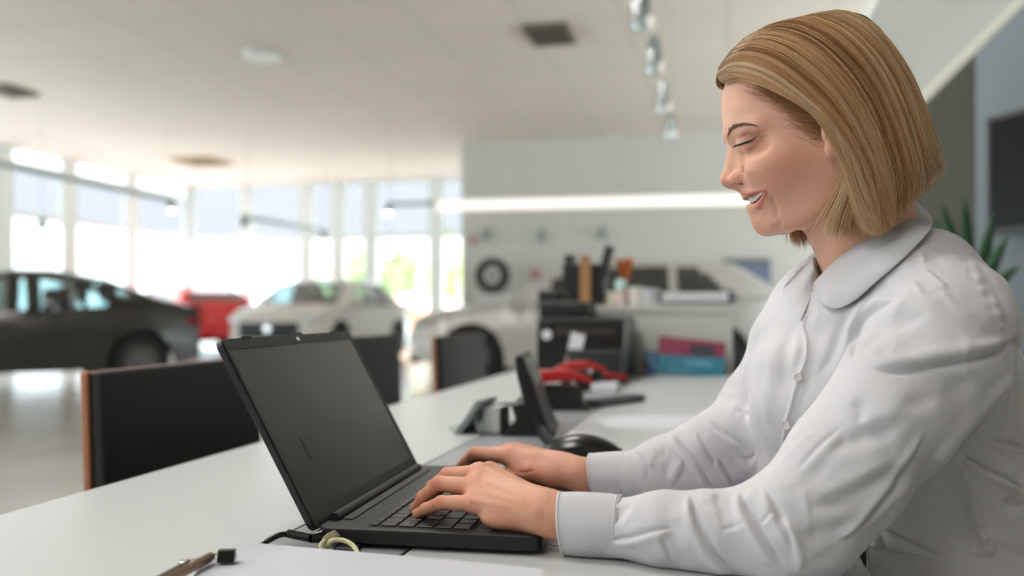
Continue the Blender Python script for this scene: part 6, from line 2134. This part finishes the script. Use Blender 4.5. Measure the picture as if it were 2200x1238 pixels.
    V[:, 2] = np.where(inn & (V[:, 2] > -.30), np.maximum(V[:, 2], TABLE_W + .0006), V[:, 2])
    return V
sh_V = fold_shirt(sh_V, sh_Q)
M_shirt = mat('white cotton', srgb(200, 200, 205), .85, bump=.12, scale=1400, spec=.2)
M_shirt.node_tree.nodes['Principled BSDF'].inputs['Sheen Weight'].default_value = .15
def shirt_thin(m):
    nt = m.node_tree
    b = nt.nodes['Principled BSDF']
    b.inputs['Subsurface Weight'].default_value = .25
    b.inputs['Subsurface Radius'].default_value = (1, .95, .9)
    b.inputs['Subsurface Scale'].default_value = .004
def crumple(m):
    nt = m.node_tree
    b = nt.nodes['Principled BSDF']
    old = b.inputs['Normal'].links[0].from_node
    tc = nt.nodes.new('ShaderNodeTexCoord')
    nz = nt.nodes.new('ShaderNodeTexNoise'); nz.inputs['Scale'].default_value = 16; nz.inputs['Detail'].default_value = 5; nz.inputs['Roughness'].default_value = .45; nz.inputs['Distortion'].default_value = .9
    bp = nt.nodes.new('ShaderNodeBump'); bp.inputs['Strength'].default_value = .55; bp.inputs['Distance'].default_value = .006
    nt.links.new(tc.outputs['Object'], nz.inputs['Vector']); nt.links.new(nz.outputs['Fac'], bp.inputs['Height'])
    nt.links.new(bp.outputs[0], old.inputs['Normal'])
crumple(M_shirt)
shirt_thin(M_shirt)
shirt = np_mesh('shirt', local(sh_V), sh_Q, M_shirt, woman)

def patch(name, top, bot, th, m, parent, n=40, k=14, bulge=.004, mid=None, off=None):
    """cloth patch lofted between two edge curves given as (px, py, depth); the thickness faces away from the camera"""
    A = spline([Vector(U3(*p)) for p in top], 12); B = spline([Vector(U3(*p)) for p in bot], 12)
    def rs_(P):
        P = np.array([list(p) for p in P]); L = np.concatenate([[0], np.cumsum(np.linalg.norm(np.diff(P, axis=0), axis=1))])
        u = np.linspace(0, L[-1], n); return np.stack([np.interp(u, L, P[:, q]) for q in range(3)], 1)
    A, B = rs_(A), rs_(B)
    V = []
    for i in range(n):
        for j in range(k):
            t = j / (k - 1)
            p = A[i] * (1 - t) + B[i] * t
            r = p / np.linalg.norm(p)
            p = p - r * bulge * math.sin(math.pi * t) ** .8
            p = p + r * .0007 * math.sin(i * .9 + 3 * math.sin(j * .35)) * smoothstep(.55, 1, t) * (0 if j == k - 1 else 1)
            V.append(p)
    V = np.array(V)
    Qs = np.array([[i * k + j, i * k + j + 1, (i + 1) * k + j + 1, (i + 1) * k + j] for i in range(n - 1) for j in range(k - 1)])
    o = np_mesh(name, local(V), Qs, m, parent)
    md = o.modifiers.new('thick', 'SOLIDIFY'); md.thickness = th; md.offset = 0
    bv = o.modifiers.new('soft', 'BEVEL'); bv.width = th * .3; bv.segments = 2; bv.limit_method = 'ANGLE'; bv.angle_limit = R(60)
    # edge stitching: a fine cord sunk along the hem
    return o, A, B
def dsh(px, py, off): 
    return float(shp(px, py, off)[1])
leafT = [(1962, 426, .985), (1930, 446, .940), (1857, 507, .905), (1800, 556, .914), (1762, 594, .936), (1743, 616, .950)]
leafB = [(2003, 470, .985), (1999, 492, dsh(1999, 500, .004)), (1962, 535, dsh(1962, 535, .005)), (1919, 575, dsh(1919, 575, .006)), (1873, 614, dsh(1873, 614, .007)), (1838, 645, dsh(1838, 645, .007)), (1797, 664, dsh(1797, 664, .008)), (1771, 654, dsh(1771, 654, .010)), (1756, 636, .942)]
collar, _, cB = patch('collar', leafT, leafB, .0016, M_shirt, shirt, n=60, k=16, bulge=.010)
patch('collar_far_leaf', [(a, b, dsh(a, b, .006)) for a, b in ((1748, 552), (1749, 572), (1754, 590), (1757, 603))], [(a, b, dsh(a, b, .008)) for a, b in ((1716, 580), (1690, 608), (1682, 630), (1702, 661), (1721, 688))], .0014, M_shirt, shirt, bulge=.003)
patch('collar_stand', [(1718, 650, .953), (1725, 634, .950), (1736, 622, .948), (1746, 617, .948)], [(1724, 660, .950), (1737, 669, .946), (1752, 660, .944), (1772, 650, .938)], .0014, M_shirt, shirt, n=20, k=8, bulge=.001)
# seam line under the collar leaf and hem stitches
M_stitch = mat('stitching', srgb(190, 190, 196), .9)
def hem(curve, inset, name, parent, r=.00035):
    P = np.array(curve)
    c = P.mean(0)
    v = P + (c - P) / (np.linalg.norm(c - P, axis=1, keepdims=True)) * inset
    v = v - v / np.linalg.norm(v, axis=1, keepdims=True) * .0011
    MB().tube([Vector(p) for p in local(v)], r, 5).build(name, M_stitch, parent, smooth=True)
# buttons
M_button = mat('pearl button', srgb(196, 188, 184), .2, coat=.4)
def button(px, py, d, r=.0048, name='button'):
    p = U3(px, py, d)
    ax_ = Vector(to_world(np.array([[-.62, -.75, .1]]))[0] - to_world(np.zeros((1, 3)))[0]).normalized()
    M = Matrix.Translation(Vector(local(p[None])[0])) @ ax_.to_track_quat('Z', 'Y').to_matrix().to_4x4()
    b = MB().lathe([(.0001, 0), (r, 0), (r, .0012), (r * .86, .0018), (r * .7, .0011), (.0001, .0010)], 28)
    o = b.xf(M).build(name, M_button, shirt, smooth=True)
    h_ = MB()
    for sx in (-1, 1):
        for sy in (-1, 1):
            h_.lathe([(.0005, .0009), (.0005, .0013)], 8, c=(sx * r * .25, sy * r * .25, 0))
    h_.xf(M).build('thread_hole', M_stitch, o)
def TORSO_D(px, py):
    r = np.array([(px - CXP) / FPX, 1.0, (HZ - py) / FPX]); ds = np.linspace(.8, 1.1, 400)
    v = s_ell(r[None] * ds[:, None], U3(1745, 860, .930), (.060, .062, .066), TRot)
    return ds[int(np.argmin(np.abs(v)))] - .012
button(1741, 642, .9385)
for bx, by in ((1716, 811), (1690, 915)): button(bx, by, dsh(bx, by, .002) if by < 900 else TORSO_D(bx, by), .0042)

# cuffs
def cuff(axis, name, squash, table=True, lip=.0):
    """axis: (px, py, d, radius) from the hand side to the sleeve side"""
    P = [U3(*a[:3]) for a in axis]; r = [a[3] for a in axis]
    n, m_ = 48, 22
    V = []
    T0 = P[-1] - P[0]; T0 /= np.linalg.norm(T0)
    up_ = np.array([0, 0, 1.0]); up_ -= T0 * T0[2]; up_ /= np.linalg.norm(up_); sd = np.cross(T0, up_)
    L = np.linspace(0, 1, m_)
    def ring(t, rr, shrink):
        c = np.array([np.interp(t, np.linspace(0, 1, len(P)), [p[k] for p in P]) for k in range(3)])
        out = []
        for k in range(n):
            a = 2 * math.pi * k / n
            w = rr * (1 + .018 * math.sin(3 * a + 4 * t) + .012 * math.sin(5 * a))
            p = c + up_ * math.cos(a) * w * squash + sd * math.sin(a) * w
            p = p + T0 * (lip * math.cos(a) * (1 - t))
            if table: p[2] = max(p[2], TABLE_W + .0008 + shrink)
            out.append(p)
        return out
    rows = []
    for t in L:
        rr = np.interp(t, np.linspace(0, 1, len(r)), r)
        rr = rr + .0005 * math.exp(-((t - .0) / .03) ** 2)
        if .88 < t < .93: rr -= .0006
        rows.append(ring(t, rr, 0))
    inner = [ring(t, np.interp(t, np.linspace(0, 1, len(r)), r) - .0022, .0016) for t in L[::-1]]
    allr = rows + inner
    V = np.array(allr).reshape(-1, 3)
    K = len(allr)
    Qs = np.array([[i * n + k, i * n + (k + 1) % n, ((i + 1) % K) * n + (k + 1) % n, ((i + 1) % K) * n + k] for i in range(K) for k in range(n)])
    o = np_mesh(name, local(V), Qs, M_shirt, shirt)
    for t in (.035, .955):
        rr = np.interp(t, np.linspace(0, 1, len(r)), r) + .0003
        st = ring(t, rr, 0); st.append(st[0])
        MB().tube([Vector(p) for p in local(np.array(st))], .0004, 5, cap=False).build('stitching', M_stitch, o, smooth=True)
    return o
c1 = cuff([(1208, 1124, .838, .0282), (1262, 1128, .831, .0290), (1334, 1132, .825, .0290)], 'cuff', 1.0, lip=-.003)
c2 = cuff([(1274, 1022, 1.056, .0255), (1320, 1020, 1.047, .0258), (1368, 1018, 1.040, .0262)], 'cuff', 1.0, lip=-.002)
pb = U3(1235, 1183, .828)
cb = MB().lathe([(.0001, 0), (.0042, 0), (.0042, .001), (.0036, .0014), (.0001, .001)], 20)
Mb = Matrix.Translation(Vector(local(pb[None])[0])) @ Vector(to_world(np.array([[-.1, -.8, -.5]]))[0] - to_world(np.zeros((1, 3)))[0]).to_track_quat('Z', 'Y').to_matrix().to_4x4()
cb.xf(Mb).build('cuff_button', mat('horn button', srgb(196, 176, 150), .3), shirt, smooth=True)

# ---------------------------------------------------------------- trousers and shoes below the desk
def low_field(P):
    hip = s_ell(P, (.475, .985, -.47), (.17, .185, .10), TRot)
    d = hip
    for sd_ in (-1, 1):
        h0 = np.array([.46, .985, -.47]) + TS * .085 * sd_
        k0 = h0 + TF * .40 + TS * .04 * sd_ + np.array([0, 0, -.02])
        f0 = k0 + TF * .02 + np.array([0, 0, -.40])
        d = smin(d, s_cone(P, h0, k0, .085, .060), .03)
        d = smin(d, s_cone(P, k0, f0, .060, .040), .02)
    return d
lF, lax = sparse_field(low_field, (-.15, .62, -.955), (.72, 1.35, -.30), .007, blk=4)
lV, lQ = surface_nets(lF, lax)
M_trouser = mat('black trousers', srgb(28, 28, 30), .85, bump=.1, scale=500)
np_mesh('trousers', local(smooth_mesh(lV, lQ, 2)), lQ, M_trouser, woman)
for sd_ in (-1, 1):
    f0 = np.array([.46, .985, -.47]) + TS * .125 * sd_ + TF * .42 + np.array([0, 0, -.42])
    def sf(P, f0=f0):
        a = f0 + np.array([0, 0, -.02]); b = f0 + TF * .15 + np.array([0, 0, -.035])
        d = smin(s_cone(P, a, b, .038, .032), s_cone(P, a + np.array([0, 0, .06]), a, .035, .036), .02)
        return smax(d, (-CAM_H + .006) - P[..., 2], .004)
    lo_ = f0 - .24; hi_ = f0 + .24
    F_, a_ = sparse_field(sf, (lo_[0], lo_[1], -CAM_H - .02), (hi_[0], hi_[1], f0[2] + .12), .006, blk=4)
    v_, q_ = surface_nets(F_, a_)
    np_mesh('shoe', local(smooth_mesh(v_, q_, 2)), q_, mat('black leather', srgb(20, 20, 20), .35), woman)
# ---------------------------------------------------------------- join the skin into one body mesh
def join_skin():
    Vs, Qs, Cs, n = [], [], [], 0
    for V, Q, C in SKIN:
        Vs.append(V); Qs.append(Q + n); Cs.append(C); n += len(V)
    o = np_mesh('body', np.concatenate(Vs), np.concatenate(Qs), M_skin, woman, np.concatenate(Cs))
    return o
body = join_skin()
